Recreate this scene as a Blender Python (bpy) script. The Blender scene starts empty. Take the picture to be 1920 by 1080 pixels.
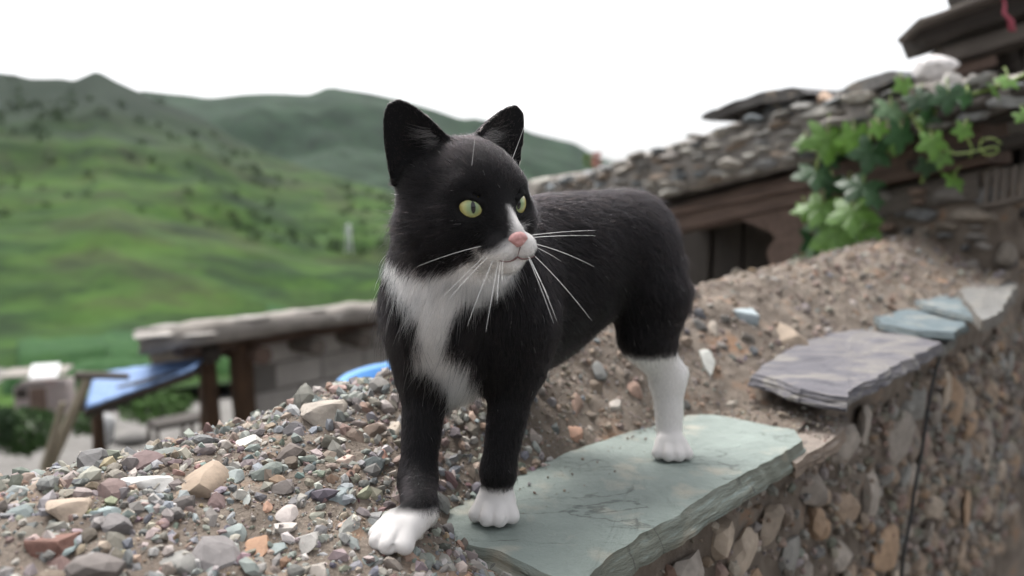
import bpy, bmesh, math, random
import numpy as np
from mathutils import Vector, Matrix, noise as mnoise

R = math.radians
sc = bpy.context.scene
COL = sc.collection

# ------------------------------------------------------------------ camera, sky, sun, exposure
CAM_H = 1.60                      # camera height above the lane on this side of the wall
F_PX = 1350.0                     # focal length in pixels of the 1920 px wide photograph
PITCH = math.atan(140 / F_PX)
cam_d = bpy.data.cameras.new('camera')
cam_d.sensor_width = 36.0
cam_d.lens = F_PX / 1920 * 36.0
cam_d.clip_start = 0.01
cam_d.clip_end = 6000
cam_d.dof.use_dof = True
cam_d.dof.focus_distance = 0.545
cam_d.dof.aperture_fstop = 3.8
cam = bpy.data.objects.new('camera', cam_d)
COL.objects.link(cam)
cam.location = (0, 0, CAM_H)
cam.rotation_euler = (math.pi / 2 - PITCH, 0, 0)
sc.camera = cam

SUN_EL, SUN_AZ = 62, -25          # veiled sun, high and a little behind the hills to the left
world = bpy.data.worlds.new('World')
sc.world = world
world.use_nodes = True
wn = world.node_tree.nodes
wl = world.node_tree.links
bg = wn['Background']
sky = wn.new('ShaderNodeTexSky')
sky.sky_type = 'NISHITA'
sky.sun_disc = False
sky.sun_elevation = R(SUN_EL)
sky.sun_rotation = R(SUN_AZ)
sky.air_density = 1.0
sky.dust_density = 6.0
hsv = wn.new('ShaderNodeHueSaturation')
hsv.inputs['Saturation'].default_value = 0.16
wl.new(sky.outputs[0], hsv.inputs['Color'])
wl.new(hsv.outputs[0], bg.inputs['Color'])
bg.inputs['Strength'].default_value = 0.15
sun_d = bpy.data.lights.new('sun', 'SUN')
sun_d.energy = 1.0
sun_d.angle = R(30)
sun_d.color = (1.0, 0.96, 0.9)
sun = bpy.data.objects.new('sun', sun_d)
COL.objects.link(sun)
sun.rotation_euler = (R(90 - SUN_EL), 0, R(180 - SUN_AZ))
sc.view_settings.view_transform = 'Standard'
sc.view_settings.look = 'None'
sc.view_settings.exposure = 1.25
sc.view_settings.gamma = 1.0
sc.view_settings.use_curve_mapping = False
sc.cycles.max_bounces = 8
sc.cycles.transparent_max_bounces = 16
sc.cycles.use_denoising = True

# ------------------------------------------------------------------ helpers
_c, _s = math.cos(PITCH), math.sin(PITCH)

def ray(px, py):
    a = (px - 960) / F_PX
    b = (540 - py) / F_PX
    r = np.array([a, _c + b * _s, b * _c - _s])
    return r / r[1]

def at(px, py, Y):
    """point on the sight line of a photograph pixel at Y metres in front of the camera"""
    p = ray(px, py) * Y
    return np.array([p[0], p[1], p[2] + CAM_H])

def at_z(px, py, z):
    """where the sight line of a pixel meets the level z (measured from the camera's level)"""
    r = ray(px, py)
    p = r * (z / r[2])
    return np.array([p[0], p[1], p[2] + CAM_H])

def vnoise(p, seed=0, octaves=4, gain=0.5):
    """fast vectorised value noise on an (n,3) array, about -1..1"""
    p = np.asarray(p, float)
    out = np.zeros(len(p))
    amp, tot = 1.0, 0.0
    for o in range(octaves):
        q = p * (2.0 ** o) + 17.31 * (o + 1) + seed * 7.77
        i = np.floor(q).astype(np.int64)
        f = q - i
        f = f * f * (3 - 2 * f)
        acc = 0
        for dx in (0, 1):
            for dy in (0, 1):
                for dz in (0, 1):
                    h = (i[:, 0] + dx) * 73856093 ^ (i[:, 1] + dy) * 19349663 ^ (i[:, 2] + dz) * 83492791 ^ (seed * 2654435 + o * 97)
                    h = (h ^ (h >> 13)) * 1274126177 & 0x7fffffff
                    h = (h ^ (h >> 16)) & 0xffff
                    w = (f[:, 0] if dx else 1 - f[:, 0]) * (f[:, 1] if dy else 1 - f[:, 1]) * (f[:, 2] if dz else 1 - f[:, 2])
                    acc = acc + w * (h / 32767.5 - 1)
        out += amp * acc
        tot += amp
        amp *= gain
    return out / tot

def sstep(a, b, x):
    t = np.clip((x - a) / (b - a), 0, 1)
    return t * t * (3 - 2 * t)

def mesh_np(name, verts, faces, smooth=True):
    me = bpy.data.meshes.new(name)
    if isinstance(faces, np.ndarray):
        verts = np.asarray(verts, np.float32)
        n, k = faces.shape
        me.vertices.add(len(verts))
        me.vertices.foreach_set('co', verts.ravel())
        me.loops.add(n * k)
        me.loops.foreach_set('vertex_index', faces.astype(np.int32).ravel())
        me.polygons.add(n)
        me.polygons.foreach_set('loop_start', np.arange(0, n * k, k, dtype=np.int32))
        me.polygons.foreach_set('loop_total', np.full(n, k, np.int32))
    else:
        me.from_pydata([tuple(v) for v in verts], [], [tuple(f) for f in faces])
    me.update(calc_edges=True)
    me.validate()
    me.polygons.foreach_set('use_smooth', np.full(len(me.polygons), smooth))
    return me

def link(name, me, mat=None, parent=None, loc=None):
    o = bpy.data.objects.new(name, me)
    COL.objects.link(o)
    if mat is not None and me is not None and not me.materials:
        me.materials.append(mat)
    if parent is not None:
        o.parent = parent
    if loc is not None:
        o.location = loc
    return o

def thing(name, label, cat, loc=(0, 0, 0), group=None):
    o = bpy.data.objects.new(name, None)
    COL.objects.link(o)
    o.location = loc
    o.empty_display_size = 0.05
    o['label'] = label
    o['category'] = cat
    if group:
        o['group'] = group
    return o

def tag(o, label=None, cat=None, group=None, kind=None):
    for k, v in (('label', label), ('category', cat), ('group', group), ('kind', kind)):
        if v:
            o[k] = v
    return o

def local(parent, pts):
    return np.asarray(pts, float) - np.array(parent.location)

def rgb(o, c):
    o.color = (c[0], c[1], c[2], 1)
    return o

def set_color_attr(me, cols, name='col'):
    at_ = me.attributes.new(name, 'FLOAT_COLOR', 'POINT')
    a = np.ones((len(me.vertices), 4), np.float32)
    a[:, :3] = cols
    at_.data.foreach_set('color', a.ravel())

# ------------------------------------------------------------------ materials
def new_mat(name):
    m = bpy.data.materials.new(name)
    m.use_nodes = True
    nt = m.node_tree
    return m, nt, nt.nodes, nt.links, nt.nodes['Principled BSDF']

def ramp(nodes, stops):
    r = nodes.new('ShaderNodeValToRGB')
    e = r.color_ramp.elements
    while len(e) < len(stops):
        e.new(0.5)
    for i, (p, c) in enumerate(stops):
        e[i].position = p
        e[i].color = (c[0], c[1], c[2], 1)
    return r

def mat_noise(name, stops, scale=10, detail=8, rough=0.85, bump=0.3, bump_scale=None, bump_dist=0.005,
              stretch=None, spec=0.3, distort=0.0, coord='Object', use_obj_color=False, attr=None, mixamt=1.0, seed=0):
    """rough, uneven surface: colour ramp over noise, with finer noise as relief"""
    m, nt, N, L, b = new_mat(name)
    tc = N.new('ShaderNodeTexCoord')
    mp = N.new('ShaderNodeMapping')
    if coord == 'World':
        g = N.new('ShaderNodeNewGeometry')
        L.new(g.outputs['Position'], mp.inputs['Vector'])
    else:
        L.new(tc.outputs[coord], mp.inputs['Vector'])
    if stretch:
        mp.inputs['Scale'].default_value = stretch
    mp.inputs['Location'].default_value = (seed * 3.1, seed * 1.7, seed * .9)
    n1 = N.new('ShaderNodeTexNoise')
    n1.inputs['Scale'].default_value = scale
    n1.inputs['Detail'].default_value = detail
    n1.inputs['Roughness'].default_value = 0.62
    n1.inputs['Distortion'].default_value = distort
    L.new(mp.outputs[0], n1.inputs['Vector'])
    cr = ramp(N, stops)
    L.new(n1.outputs['Fac'], cr.inputs['Fac'])
    col = cr.outputs['Color']
    if use_obj_color or attr:
        if attr:
            src = N.new('ShaderNodeAttribute')
            src.attribute_name = attr
            s_out = src.outputs['Color']
        else:
            src = N.new('ShaderNodeObjectInfo')
            s_out = src.outputs['Color']
        mx = N.new('ShaderNodeMix')
        mx.data_type = 'RGBA'
        mx.blend_type = 'MULTIPLY'
        mx.inputs['Factor'].default_value = mixamt
        L.new(s_out, mx.inputs['A'])
        L.new(col, mx.inputs['B'])
        col = mx.outputs['Result']
    L.new(col, b.inputs['Base Color'])
    b.inputs['Roughness'].default_value = rough
    b.inputs['Specular IOR Level'].default_value = spec
    if bump:
        n2 = N.new('ShaderNodeTexNoise')
        n2.inputs['Scale'].default_value = bump_scale or scale * 6
        n2.inputs['Detail'].default_value = 6
        n2.inputs['Roughness'].default_value = 0.65
        L.new(mp.outputs[0], n2.inputs['Vector'])
        bp = N.new('ShaderNodeBump')
        bp.inputs['Strength'].default_value = bump
        bp.inputs['Distance'].default_value = bump_dist
        L.new(n2.outputs['Fac'], bp.inputs['Height'])
        L.new(bp.outputs[0], b.inputs['Normal'])
    return m

G = lambda v: (v, v, v)
M = {}
M['mud'] = mat_noise('dried_mud', [(0.2, (0.065, 0.051, 0.040)), (0.42, (0.125, 0.100, 0.080)), (0.58, (0.19, 0.157, 0.128)), (0.72, (0.27, 0.155, 0.09))],
                     scale=14, bump=0.9, bump_scale=260, bump_dist=0.004, coord='World')
M['stone'] = mat_noise('pebble_stone', [(0.25, G(0.62)), (0.5, G(0.95)), (0.75, G(1.25))], scale=60, bump=0.5, bump_scale=350, bump_dist=0.0012,
                       use_obj_color=True, rough=0.8, coord='World')
M['grit'] = mat_noise('grit_stone', [(0.25, G(0.65)), (0.5, G(0.95)), (0.75, G(1.2))], scale=80, bump=0.4, bump_scale=400, bump_dist=0.001,
                      attr='col', rough=0.82, coord='World')

def mat_slate():
    m, nt, N, L, b = new_mat('green_slate')
    g = N.new('ShaderNodeNewGeometry')
    oi = N.new('ShaderNodeObjectInfo')
    n1 = N.new('ShaderNodeTexNoise'); n1.inputs['Scale'].default_value = 9; n1.inputs['Detail'].default_value = 9; n1.inputs['Roughness'].default_value = .65
    mp = N.new('ShaderNodeMapping'); mp.inputs['Scale'].default_value = (1, 1, 6)
    L.new(g.outputs['Position'], mp.inputs['Vector']); L.new(mp.outputs[0], n1.inputs['Vector'])
    cr = ramp(N, [(0.28, G(0.66)), (0.45, G(0.92)), (0.6, G(1.05)), (0.78, G(1.4))])
    L.new(n1.outputs['Fac'], cr.inputs['Fac'])
    mx = N.new('ShaderNodeMix'); mx.data_type = 'RGBA'; mx.blend_type = 'MULTIPLY'; mx.inputs['Factor'].default_value = 1
    L.new(oi.outputs['Color'], mx.inputs['A']); L.new(cr.outputs['Color'], mx.inputs['B'])
    # brownish stains and pale dust
    n3 = N.new('ShaderNodeTexNoise'); n3.inputs['Scale'].default_value = 22; n3.inputs['Detail'].default_value = 6
    L.new(g.outputs['Position'], n3.inputs['Vector'])
    r3 = ramp(N, [(0.56, G(0)), (0.72, G(0.6))])
    L.new(n3.outputs['Fac'], r3.inputs['Fac'])
    m2 = N.new('ShaderNodeMix'); m2.data_type = 'RGBA'
    m2.inputs['B'].default_value = (0.40, 0.36, 0.29, 1)
    L.new(r3.outputs['Color'], m2.inputs['Factor']); L.new(mx.outputs['Result'], m2.inputs['A'])
    # side faces show the darker grey-brown edges of the layers
    sp = N.new('ShaderNodeSeparateXYZ'); L.new(g.outputs['True Normal'], sp.inputs[0])
    r4 = ramp(N, [(0.35, G(1)), (0.75, G(0))]); L.new(sp.outputs['Z'], r4.inputs['Fac'])
    m4 = N.new('ShaderNodeMix'); m4.data_type = 'RGBA'; m4.blend_type = 'MULTIPLY'
    m4.inputs['B'].default_value = (0.82, 0.74, 0.66, 1)
    L.new(r4.outputs['Color'], m4.inputs['Factor']); L.new(m2.outputs['Result'], m4.inputs['A'])
    # fine cracks, dark, along wandering lines
    mc = N.new('ShaderNodeMapping'); mc.inputs['Rotation'].default_value = (0, 0, .7); mc.inputs['Scale'].default_value = (1, 2.6, 1)
    L.new(g.outputs['Position'], mc.inputs['Vector'])
    nc = N.new('ShaderNodeTexNoise'); nc.inputs['Scale'].default_value = 7; nc.inputs['Detail'].default_value = 7; nc.inputs['Roughness'].default_value = .55
    L.new(mc.outputs[0], nc.inputs['Vector'])
    rc = ramp(N, [(.485, G(1)), (.497, G(.5)), (.503, G(.5)), (.515, G(1))]); L.new(nc.outputs['Fac'], rc.inputs['Fac'])
    nm = N.new('ShaderNodeTexNoise'); nm.inputs['Scale'].default_value = 16; L.new(g.outputs['Position'], nm.inputs['Vector'])
    rm = ramp(N, [(.46, G(0)), (.58, G(1))]); L.new(nm.outputs['Fac'], rm.inputs['Fac'])
    m6 = N.new('ShaderNodeMix'); m6.data_type = 'RGBA'; m6.blend_type = 'MULTIPLY'
    L.new(rm.outputs['Color'], m6.inputs['Factor']); L.new(m4.outputs['Result'], m6.inputs['A']); L.new(rc.outputs['Color'], m6.inputs['B'])
    L.new(m6.outputs['Result'], b.inputs['Base Color'])
    b.inputs['Roughness'].default_value = 0.62
    b.inputs['Specular IOR Level'].default_value = 0.4
    n2 = N.new('ShaderNodeTexNoise'); n2.inputs['Scale'].default_value = 55; n2.inputs['Detail'].default_value = 9; n2.inputs['Roughness'].default_value = .7
    L.new(mp.outputs[0], n2.inputs['Vector'])
    # split layers: a terraced height field
    n5 = N.new('ShaderNodeTexNoise'); n5.inputs['Scale'].default_value = 11; n5.inputs['Detail'].default_value = 7; n5.inputs['Roughness'].default_value = .6
    L.new(g.outputs['Position'], n5.inputs['Vector'])
    sn = N.new('ShaderNodeMath'); sn.operation = 'SNAP'; sn.inputs[1].default_value = .075; L.new(n5.outputs['Fac'], sn.inputs[0])
    ad = N.new('ShaderNodeMath'); ad.operation = 'MULTIPLY_ADD'; ad.inputs[1].default_value = 2.2
    L.new(sn.outputs[0], ad.inputs[0]); L.new(n2.outputs['Fac'], ad.inputs[2])
    bp = N.new('ShaderNodeBump'); bp.inputs['Strength'].default_value = .85; bp.inputs['Distance'].default_value = .006
    L.new(ad.outputs[0], bp.inputs['Height']); L.new(bp.outputs[0], b.inputs['Normal'])
    return m
M['slate'] = mat_slate()
M['slate_streak'] = mat_noise('streaked_slate', [(.30, (.06, .058, .070)), (.48, (.105, .10, .112)), (.58, (.155, .145, .138)), (.74, (.24, .225, .20))], scale=9, detail=10, bump=.9, bump_scale=26, bump_dist=.005, stretch=(1.0, 2.2, 9), distort=1.4, coord='World', rough=.7)

# ------------------------------------------------------------------ the mud-and-rubble wall the cat walks on
_ss = np.linspace(-0.75, 2.6, 1341)
_th = np.radians(39.3 + 4.4 * sstep(0.15, 0.65, _ss))
_ds = _ss[1] - _ss[0]
_px = np.concatenate([[0], np.cumsum(np.sin((_th[1:] + _th[:-1]) / 2) * _ds)])
_py = np.concatenate([[0], np.cumsum(np.cos((_th[1:] + _th[:-1]) / 2) * _ds)])
_i0 = np.argmin(abs(_ss))
_px += 0.085 - _px[_i0]
_py += 0.476 - _py[_i0]

def path(s):
    x = np.interp(s, _ss, _px); y = np.interp(s, _ss, _py); th = np.interp(s, _ss, _th)
    return x, y, np.sin(th), np.cos(th)

def st_to_xy(s, t):
    x, y, ux, uy = path(s)
    return x - uy * t, y + ux * t

def xy_to_st(x, y):
    x = np.atleast_1d(x); y = np.atleast_1d(y)
    s = np.zeros_like(x, float)
    for _ in range(12):
        a, b, ux, uy = path(s)
        s = np.clip(s + (x - a) * ux + (y - b) * uy, -0.75, 2.6)
    a, b, ux, uy = path(s)
    return s, -(x - a) * uy + (y - b) * ux

RIDGE = np.array([(-.75, -.178), (-.286, -.180), (-.222, -.184), (-.156, -.187), (-.119, -.187), (-.063, -.178), (-.017, -.172), (.048, -.168), (.128, -.168), (.268, -.160),
                  (.424, -.150), (.646, -.127), (.837, -.121), (1.076, -.115), (1.386, -.100), (1.60, -.085), (1.8, -.071), (2.6, -.05)])
BASE = np.array([(-.75, -.235), (-.3, -.243), (-.06, -.262), (.0, -.272), (.36, -.272), (.5, -.252), (.7, -.236), (.91, -.222), (1.53, -.172), (2.6, -.12)])
T0 = np.array([(-.75, .0), (-.12, .01), (0, .15), (.36, .155), (.6, .11), (1.0, .10), (2.6, .09)])
RT = 0.30

def top_h(s, t):
    b = np.interp(s, BASE[:, 0], BASE[:, 1])
    r = np.interp(s, RIDGE[:, 0], RIDGE[:, 1])
    t0 = np.interp(s, T0[:, 0], T0[:, 1])
    k = np.clip((t - t0) / (RT - t0), 0, 1)
    k = 0.5 * k * k * (3 - 2 * k) + 0.5 * np.sin(k * math.pi / 2) ** 1.0
    back = np.clip((t - RT) / .15, 0, 1)
    return b + (r - b) * k - 0.05 * back ** 2

def wall_z(s, t):
    s = np.atleast_1d(s).astype(float); t = np.atleast_1d(t).astype(float)
    p = np.stack([s, t, np.zeros_like(s)], 1)
    calm = 1 - 0.75 * sstep(-.09, 0, s) * sstep(.42, .34, s) * sstep(.2, .14, t)
    lump_ = 1 + .9 * sstep(.12, .24, t) * sstep(-.02, .1, s)
    return top_h(s, t) + (vnoise(p * 14, 3, 4) * .011 * lump_ + vnoise(p * 45, 4, 3) * .004 * lump_ + vnoise(p * 110, 5, 3) * .003) * calm

def wall_hit(px, py, y0=.3, y1=3.2):
    """first meeting of a sight line with the wall's top"""
    Y = np.arange(y0, y1, .002)
    r = ray(px, py)
    P = r[None] * Y[:, None]
    s, t = xy_to_st(P[:, 0], P[:, 1])
    ok = (P[:, 2] <= wall_z(s, t)) & (t > 0)
    if not ok.any():
        return None
    i = np.argmax(ok)
    return P[i] + np.array([0, 0, CAM_H]), s[i], t[i]

wall = thing('mud_wall', 'rough mud and rubble wall topped with gravel and slates that the cat stands on', 'wall', (0.3, 0.75, 0))
wall['kind'] = 'thing'
def build_wall():
    S = np.concatenate([np.linspace(-.75, .0, 230), np.linspace(.0, .5, 150)[1:], np.linspace(.5, 2.5, 330)[1:]])
    prof = []                                   # (kind, value)
    zf = np.concatenate([np.linspace(-CAM_H, -.75, 12), np.linspace(-.75, -.29, 46)[1:]])
    tt = np.concatenate([np.linspace(.035, .34, 105), np.linspace(.34, .46, 18)[1:]])
    zb = np.linspace(-.35, -2.4, 12)
    rows = []
    for z in zf:
        p = np.stack([S, np.full_like(S, 9.3), np.full_like(S, z)], 1)
        t = .045 + vnoise(p * 9, 11, 4) * .018 + vnoise(p * 38, 12, 3) * .006
        topz = top_h(S, np.full_like(S, .04)) - .012
        zz = -CAM_H + (z + CAM_H) * (topz + CAM_H) / (-.29 + CAM_H)
        x, y = st_to_xy(S, t)
        rows.append(np.stack([x, y, zz + CAM_H], 1))
    for t in tt:
        T = np.full_like(S, t)
        x, y = st_to_xy(S, T)
        rows.append(np.stack([x, y, wall_z(S, T) + CAM_H], 1))
    for z in zb:
        p = np.stack([S, np.full_like(S, 5.3), np.full_like(S, z)], 1)
        x, y = st_to_xy(S, .47 + vnoise(p * 8, 21, 3) * .015)
        rows.append(np.stack([x, y, np.full_like(S, z + CAM_H)], 1))
    V = np.stack(rows)                          # profile x S x 3
    a, b, _ = V.shape
    idx = np.arange(a * b).reshape(a, b)
    F = np.stack([idx[:-1, :-1], idx[:-1, 1:], idx[1:, 1:], idx[1:, :-1]], -1).reshape(-1, 4)
    verts = local(wall, V.reshape(-1, 3))
    me = mesh_np('mud_core', verts, F)
    bm = bmesh.new(); bm.from_mesh(me)
    for col in (0, b - 1):                      # close both ends of the wall
        vs = [bm.verts[i] if False else None for i in ()]
    bm.verts.ensure_lookup_table()
    bm.faces.new([bm.verts[i] for i in idx[:, 0]])
    bm.faces.new([bm.verts[i] for i in reversed(idx[:, -1])])
    bmesh.ops.recalc_face_normals(bm, faces=bm.faces)
    bm.to_mesh(me); bm.free()
    link('mud_core', me, M['mud'], wall)
build_wall()

# rock shapes: spheres cut by random planes, so that they are angular like broken stone
def rock_points(rng, sub, cuts=9, lo=.38, hi=.8):
    bm = bmesh.new()
    bmesh.ops.create_icosphere(bm, subdivisions=sub, radius=1)
    bm.verts.ensure_lookup_table()
    v = np.array([x.co[:] for x in bm.verts])
    f = np.array([[q.index for q in x.verts] for x in bm.faces])
    bm.free()
    for _ in range(cuts):
        n = rng.normal(size=3); n /= np.linalg.norm(n)
        d = rng.uniform(lo, hi)
        k = v @ n - d
        v = v - np.where(k > 0, k * .96, 0)[:, None] * n
    v += vnoise(v * 2.1 + rng.uniform(0, 50), 2, 3)[:, None] * v * .10
    v /= np.abs(v).max(0)
    return v, f
rng = np.random.default_rng(7)
ROCK_BIG = []
ROCK_SMALL = []
for i in range(9):
    v, f = rock_points(rng, 3, 11)
    me = mesh_np('stone_shape_big', v, f, True); me.set_sharp_from_angle(angle=R(24)); me.materials.append(M['stone']); ROCK_BIG.append(me)
for i in range(12):
    v, f = rock_points(rng, 2, 8)
    me = mesh_np('stone_shape', v, f, False); me.materials.append(M['stone']); ROCK_SMALL.append(me)

PALETTE = [((.27, .32, .34), 3), ((.34, .38, .38), 4), ((.40, .39, .36), 5), ((.46, .40, .33), 4), ((.48, .34, .24), 3), ((.44, .25, .16), 2),
           ((.30, .19, .15), 1.5), ((.58, .56, .52), 2.5), ((.36, .30, .29), 2), ((.22, .22, .21), 2), ((.29, .36, .40), 2), ((.50, .42, .38), 2)]
_pc = np.array([c for c, w in PALETTE]); _pw = np.array([w for c, w in PALETTE], float); _pw /= _pw.sum()
def pick_colors(rng, n):
    c = _pc[rng.choice(len(_pc), n, p=_pw)]
    c = c.mean(1, keepdims=True) * .45 + c * .55
    return np.clip(c * rng.uniform(.42, .88, (n, 1)) * np.array([1.01, .98, .94]) + rng.normal(0, .012, (n, 3)), .03, .8)

def surf_normal(s, t, e=.008):
    dzs = (top_h(s + e, t) - top_h(s - e, t)) / (2 * e)
    dzt = (top_h(s, t + e) - top_h(s, t - e)) / (2 * e)
    _, _, ux, uy = path(s)
    n = Vector((-dzs * ux + dzt * uy, -dzs * uy - dzt * ux, 1))
    return n.normalized()

def put_stone(name, me, pos, nrm, size, spin, col, tilt=(0, 0)):
    q = nrm.to_track_quat('Z', 'Y').to_matrix()
    # keep local x along the picture's horizontal
    x = Vector((1, 0, 0)); x = (x - nrm * x.dot(nrm)).normalized(); y = nrm.cross(x)
    B = Matrix((x, y, nrm)).transposed()
    m3 = B @ Matrix.Rotation(spin, 3, 'Z') @ Matrix.Rotation(tilt[0], 3, 'X') @ Matrix.Rotation(tilt[1], 3, 'Y')
    o = bpy.data.objects.new(name, me)
    COL.objects.link(o)
    o.parent = wall
    o.matrix_local = Matrix.Translation(Vector(pos) - wall.location) @ m3.to_4x4() @ Matrix.Diagonal((size[0], size[1], size[2], 1))
    return rgb(o, (np.array(col) * .68 + np.mean(col) * .32) * np.array([.76, .74, .71]))

placed = []                                     # x, y, r of what already lies on the top
TRACED = [(368, 913, 104, 66, (.44, .32, .22)), (273, 907, 96, 24, (.62, .62, .62)), (639, 933, 46, 64, (.25, .32, .35)), (542, 971, 48, 42, (.48, .42, .41)),
          (584, 1014, 70, 54, (.38, .37, .36)), (651, 991, 50, 42, (.38, .39, .37)), (485, 1030, 54, 120, (.46, .24, .12)), (103, 1028, 106, 56, (.24, .10, .07)),
          (115, 1060, 76, 34, (.20, .11, .10)), (325, 1062, 92, 42, (.26, .26, .25)), (123, 953, 76, 36, (.50, .38, .28)), (198, 965, 58, 22, (.27, .36, .38)),
          (59, 1008, 56, 36, (.22, .19, .15)), (22, 937, 48, 38, (.22, .20, .16)), (28, 965, 54, 26, (.24, .31, .32)), (469, 834, 54, 26, (.62, .62, .60)),
          (376, 870, 28, 20, (.68, .50, .40)), (716, 856, 38, 48, (.32, .14, .09)), (734, 810, 30, 54, (.52, .44, .35)), (602, 775, 82, 44, (.45, .39, .33)),
          (661, 748, 38, 34, (.25, .28, .26)), (440, 902, 46, 52, (.33, .40, .41)), (463, 933, 26, 42, (.37, .41, .40)), (431, 1005, 54, 38, (.30, .37, .37)),
          (525, 1028, 32, 38, (.30, .38, .39)), (703, 973, 40, 28, (.33, .34, .35)), (500, 950, 30, 34, (.48, .25, .15)), (299, 985, 32, 22, (.30, .19, .20)),
          (289, 949, 32, 30, (.32, .41, .43)), (649, 866, 34, 26, (.58, .42, .35)), (627, 862, 26, 26, (.38, .46, .47)), (594, 1074, 84, 44, (.45, .40, .36)),
          (663, 1064, 30, 26, (.30, .30, .36)), (697, 1052, 36, 24, (.18, .22, .22)), (883, 1044, 38, 34, (.25, .20, .20)), (837, 1054, 44, 50, (.36, .35, .32)),
          (782, 1064, 42, 30, (.47, .38, .28)), (1076, 812, 38, 30, (.54, .28, .17)), (1155, 762, 28, 34, (.52, .47, .43)), (1193, 736, 42, 26, (.42, .25, .18)),
          (1040, 803, 26, 22, (.14, .17, .17)), (1078, 762, 44, 40, (.34, .21, .15)), (1326, 672, 28, 66, (.50, .52, .50)), (1400, 596, 62, 26, (.36, .46, .52)),
          (1010, 690, 40, 34, (.26, .24, .22)), (1120, 700, 34, 30, (.20, .21, .21)), (884, 800, 34, 30, (.30, .26, .21)), (870, 760, 26, 40, (.36, .33, .28)),
          (1340, 620, 24, 40, (.38, .32, .26)), (1480, 640, 70, 44, (.36, .27, .19)), (1860, 470, 60, 40, (.33, .29, .26))]
for k, (px, py, w, h, c) in enumerate(TRACED):
    hit = wall_hit(px, py)
    if hit is None:
        continue
    P, s, t = hit
    n = surf_normal(s, t)
    d = P[1]
    view = Vector((-P[0], -P[1], CAM_H - P[2])).normalized()
    fore = max(.35, abs(n.dot(view)))
    a = w * d / F_PX / 2
    b = h * d / F_PX / 2
    bb = min(b / fore, a * 1.5 if h < w else b * 1.25) if h < 1.6 * w else b * 1.05 / fore ** .5
    cc = min(a, bb) * rng.uniform(.5, .7)
    put_stone('stone', ROCK_BIG[k % len(ROCK_BIG)], Vector(P) + n * cc * .08, n, (a * 1.08, bb, cc), rng.uniform(-.25, .25), c)
    placed.append((P[0], P[1], max(a, bb) * .8))

# smaller pebbles, each its own piece, densest on the gravelly left stretch
NP_ = 0
tries = 0
while NP_ < 245 and tries < 9000:
    tries += 1
    if rng.uniform() < .84:
        s, t = rng.uniform(-.40, .14), rng.uniform(.02, .335)
    else:
        s, t = rng.uniform(.1, .62), rng.uniform(.17, .32)
    if s > -.01 and t < .215 and s < .4:
        continue
    r = .0040 + .0115 * rng.uniform() ** 2.3
    x, y = [float(q) for q in st_to_xy(s, t)]
    z = float(wall_z(s, t)[0])
    # in view?
    yc = y * _c - z * _s * 1.0
    if y < .2 or abs(x / y) > .74 or -z / y > .56:
        continue
    if any((x - a) ** 2 + (y - b) ** 2 < (r + q) ** 2 * .72 for a, b, q in placed):
        continue
    placed.append((x, y, r))
    n = surf_normal(s, t)
    put_stone('pebble', ROCK_SMALL[rng.integers(12)], Vector((x, y, z + CAM_H)) + n * r * rng.uniform(-.05, .3), n,
              (r * rng.uniform(.9, 1.5), r * rng.uniform(.75, 1.1), r * rng.uniform(.5, .85)), rng.uniform(0, 6.28),
              pick_colors(rng, 1)[0], (rng.uniform(-.4, .4), rng.uniform(-.4, .4)))
    NP_ += 1

# grit and fine gravel pressed into the mud: too many to count
def scatter_grit(name, n, s_rng, t_rng, r_lo, r_hi, power, parent, keep=None, gscale=1.0, dusty=0.0):
    base = [rock_points(rng, 1, 6) for _ in range(5)]
    s = rng.uniform(*s_rng, n); t = rng.uniform(*t_rng, n)
    if keep is not None:
        k = keep(s, t); s, t = s[k], t[k]; n = len(s)
    x, y = st_to_xy(s, t)
    z = wall_z(s, t) + CAM_H
    r = (r_lo + (r_hi - r_lo) * rng.uniform(size=n) ** power) * np.clip(.5 + y, .75, 2.2) * gscale
    cols = pick_colors(rng, n)
    cols = np.where(rng.uniform(size=(n, 1)) < .85, cols * (1 - dusty) + np.array([.19, .13, .09]) * dusty, cols)
    VV, FF, CC = [], [], []
    off = 0
    for bi, (bv, bf) in enumerate(base):
        sel = np.arange(n)[bi::5]
        m = len(sel)
        A = rng.normal(size=(m, 3, 3))
        Q, _ = np.linalg.qr(A)
        sc_ = np.stack([rng.uniform(.8, 1.5, m), rng.uniform(.7, 1.1, m), rng.uniform(.5, .9, m)], 1) * r[sel][:, None]
        v = bv[None] * sc_[:, None, :]
        v = np.einsum('nij,nkj->nki', Q, v)
        v += np.stack([x[sel], y[sel], z[sel] + r[sel] * rng.uniform(-.35, .35, m)], 1)[:, None, :]
        VV.append(v.reshape(-1, 3)); CC.append(np.repeat(cols[sel], len(bv), 0))
        FF.append((bf[None] + (np.arange(m) * len(bv))[:, None, None]).reshape(-1, 3) + off)
        off += m * len(bv)
    me = mesh_np(name, local(parent, np.concatenate(VV)), np.concatenate(FF), False)
    set_color_attr(me, np.concatenate(CC))
    o = link(name, me, M['grit'], parent)
    o['kind'] = 'stuff'
    return o
not_slab = lambda s, t: ~((s > -.03) & (s < .38) & (t < .17))
scatter_grit('gravel', 7600, (-.45, .16), (.0, .38), .0013, .0072, 3.0, wall, not_slab)
scatter_grit('gravel', 15000, (-.45, .5), (.0, .38), .0005, .0017, 1.6, wall, not_slab, dusty=.3)
scatter_grit('gravel', 5200, (.1, 2.3), (.05, .40), .0010, .0050, 2.6, wall, not_slab, dusty=.55)

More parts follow.
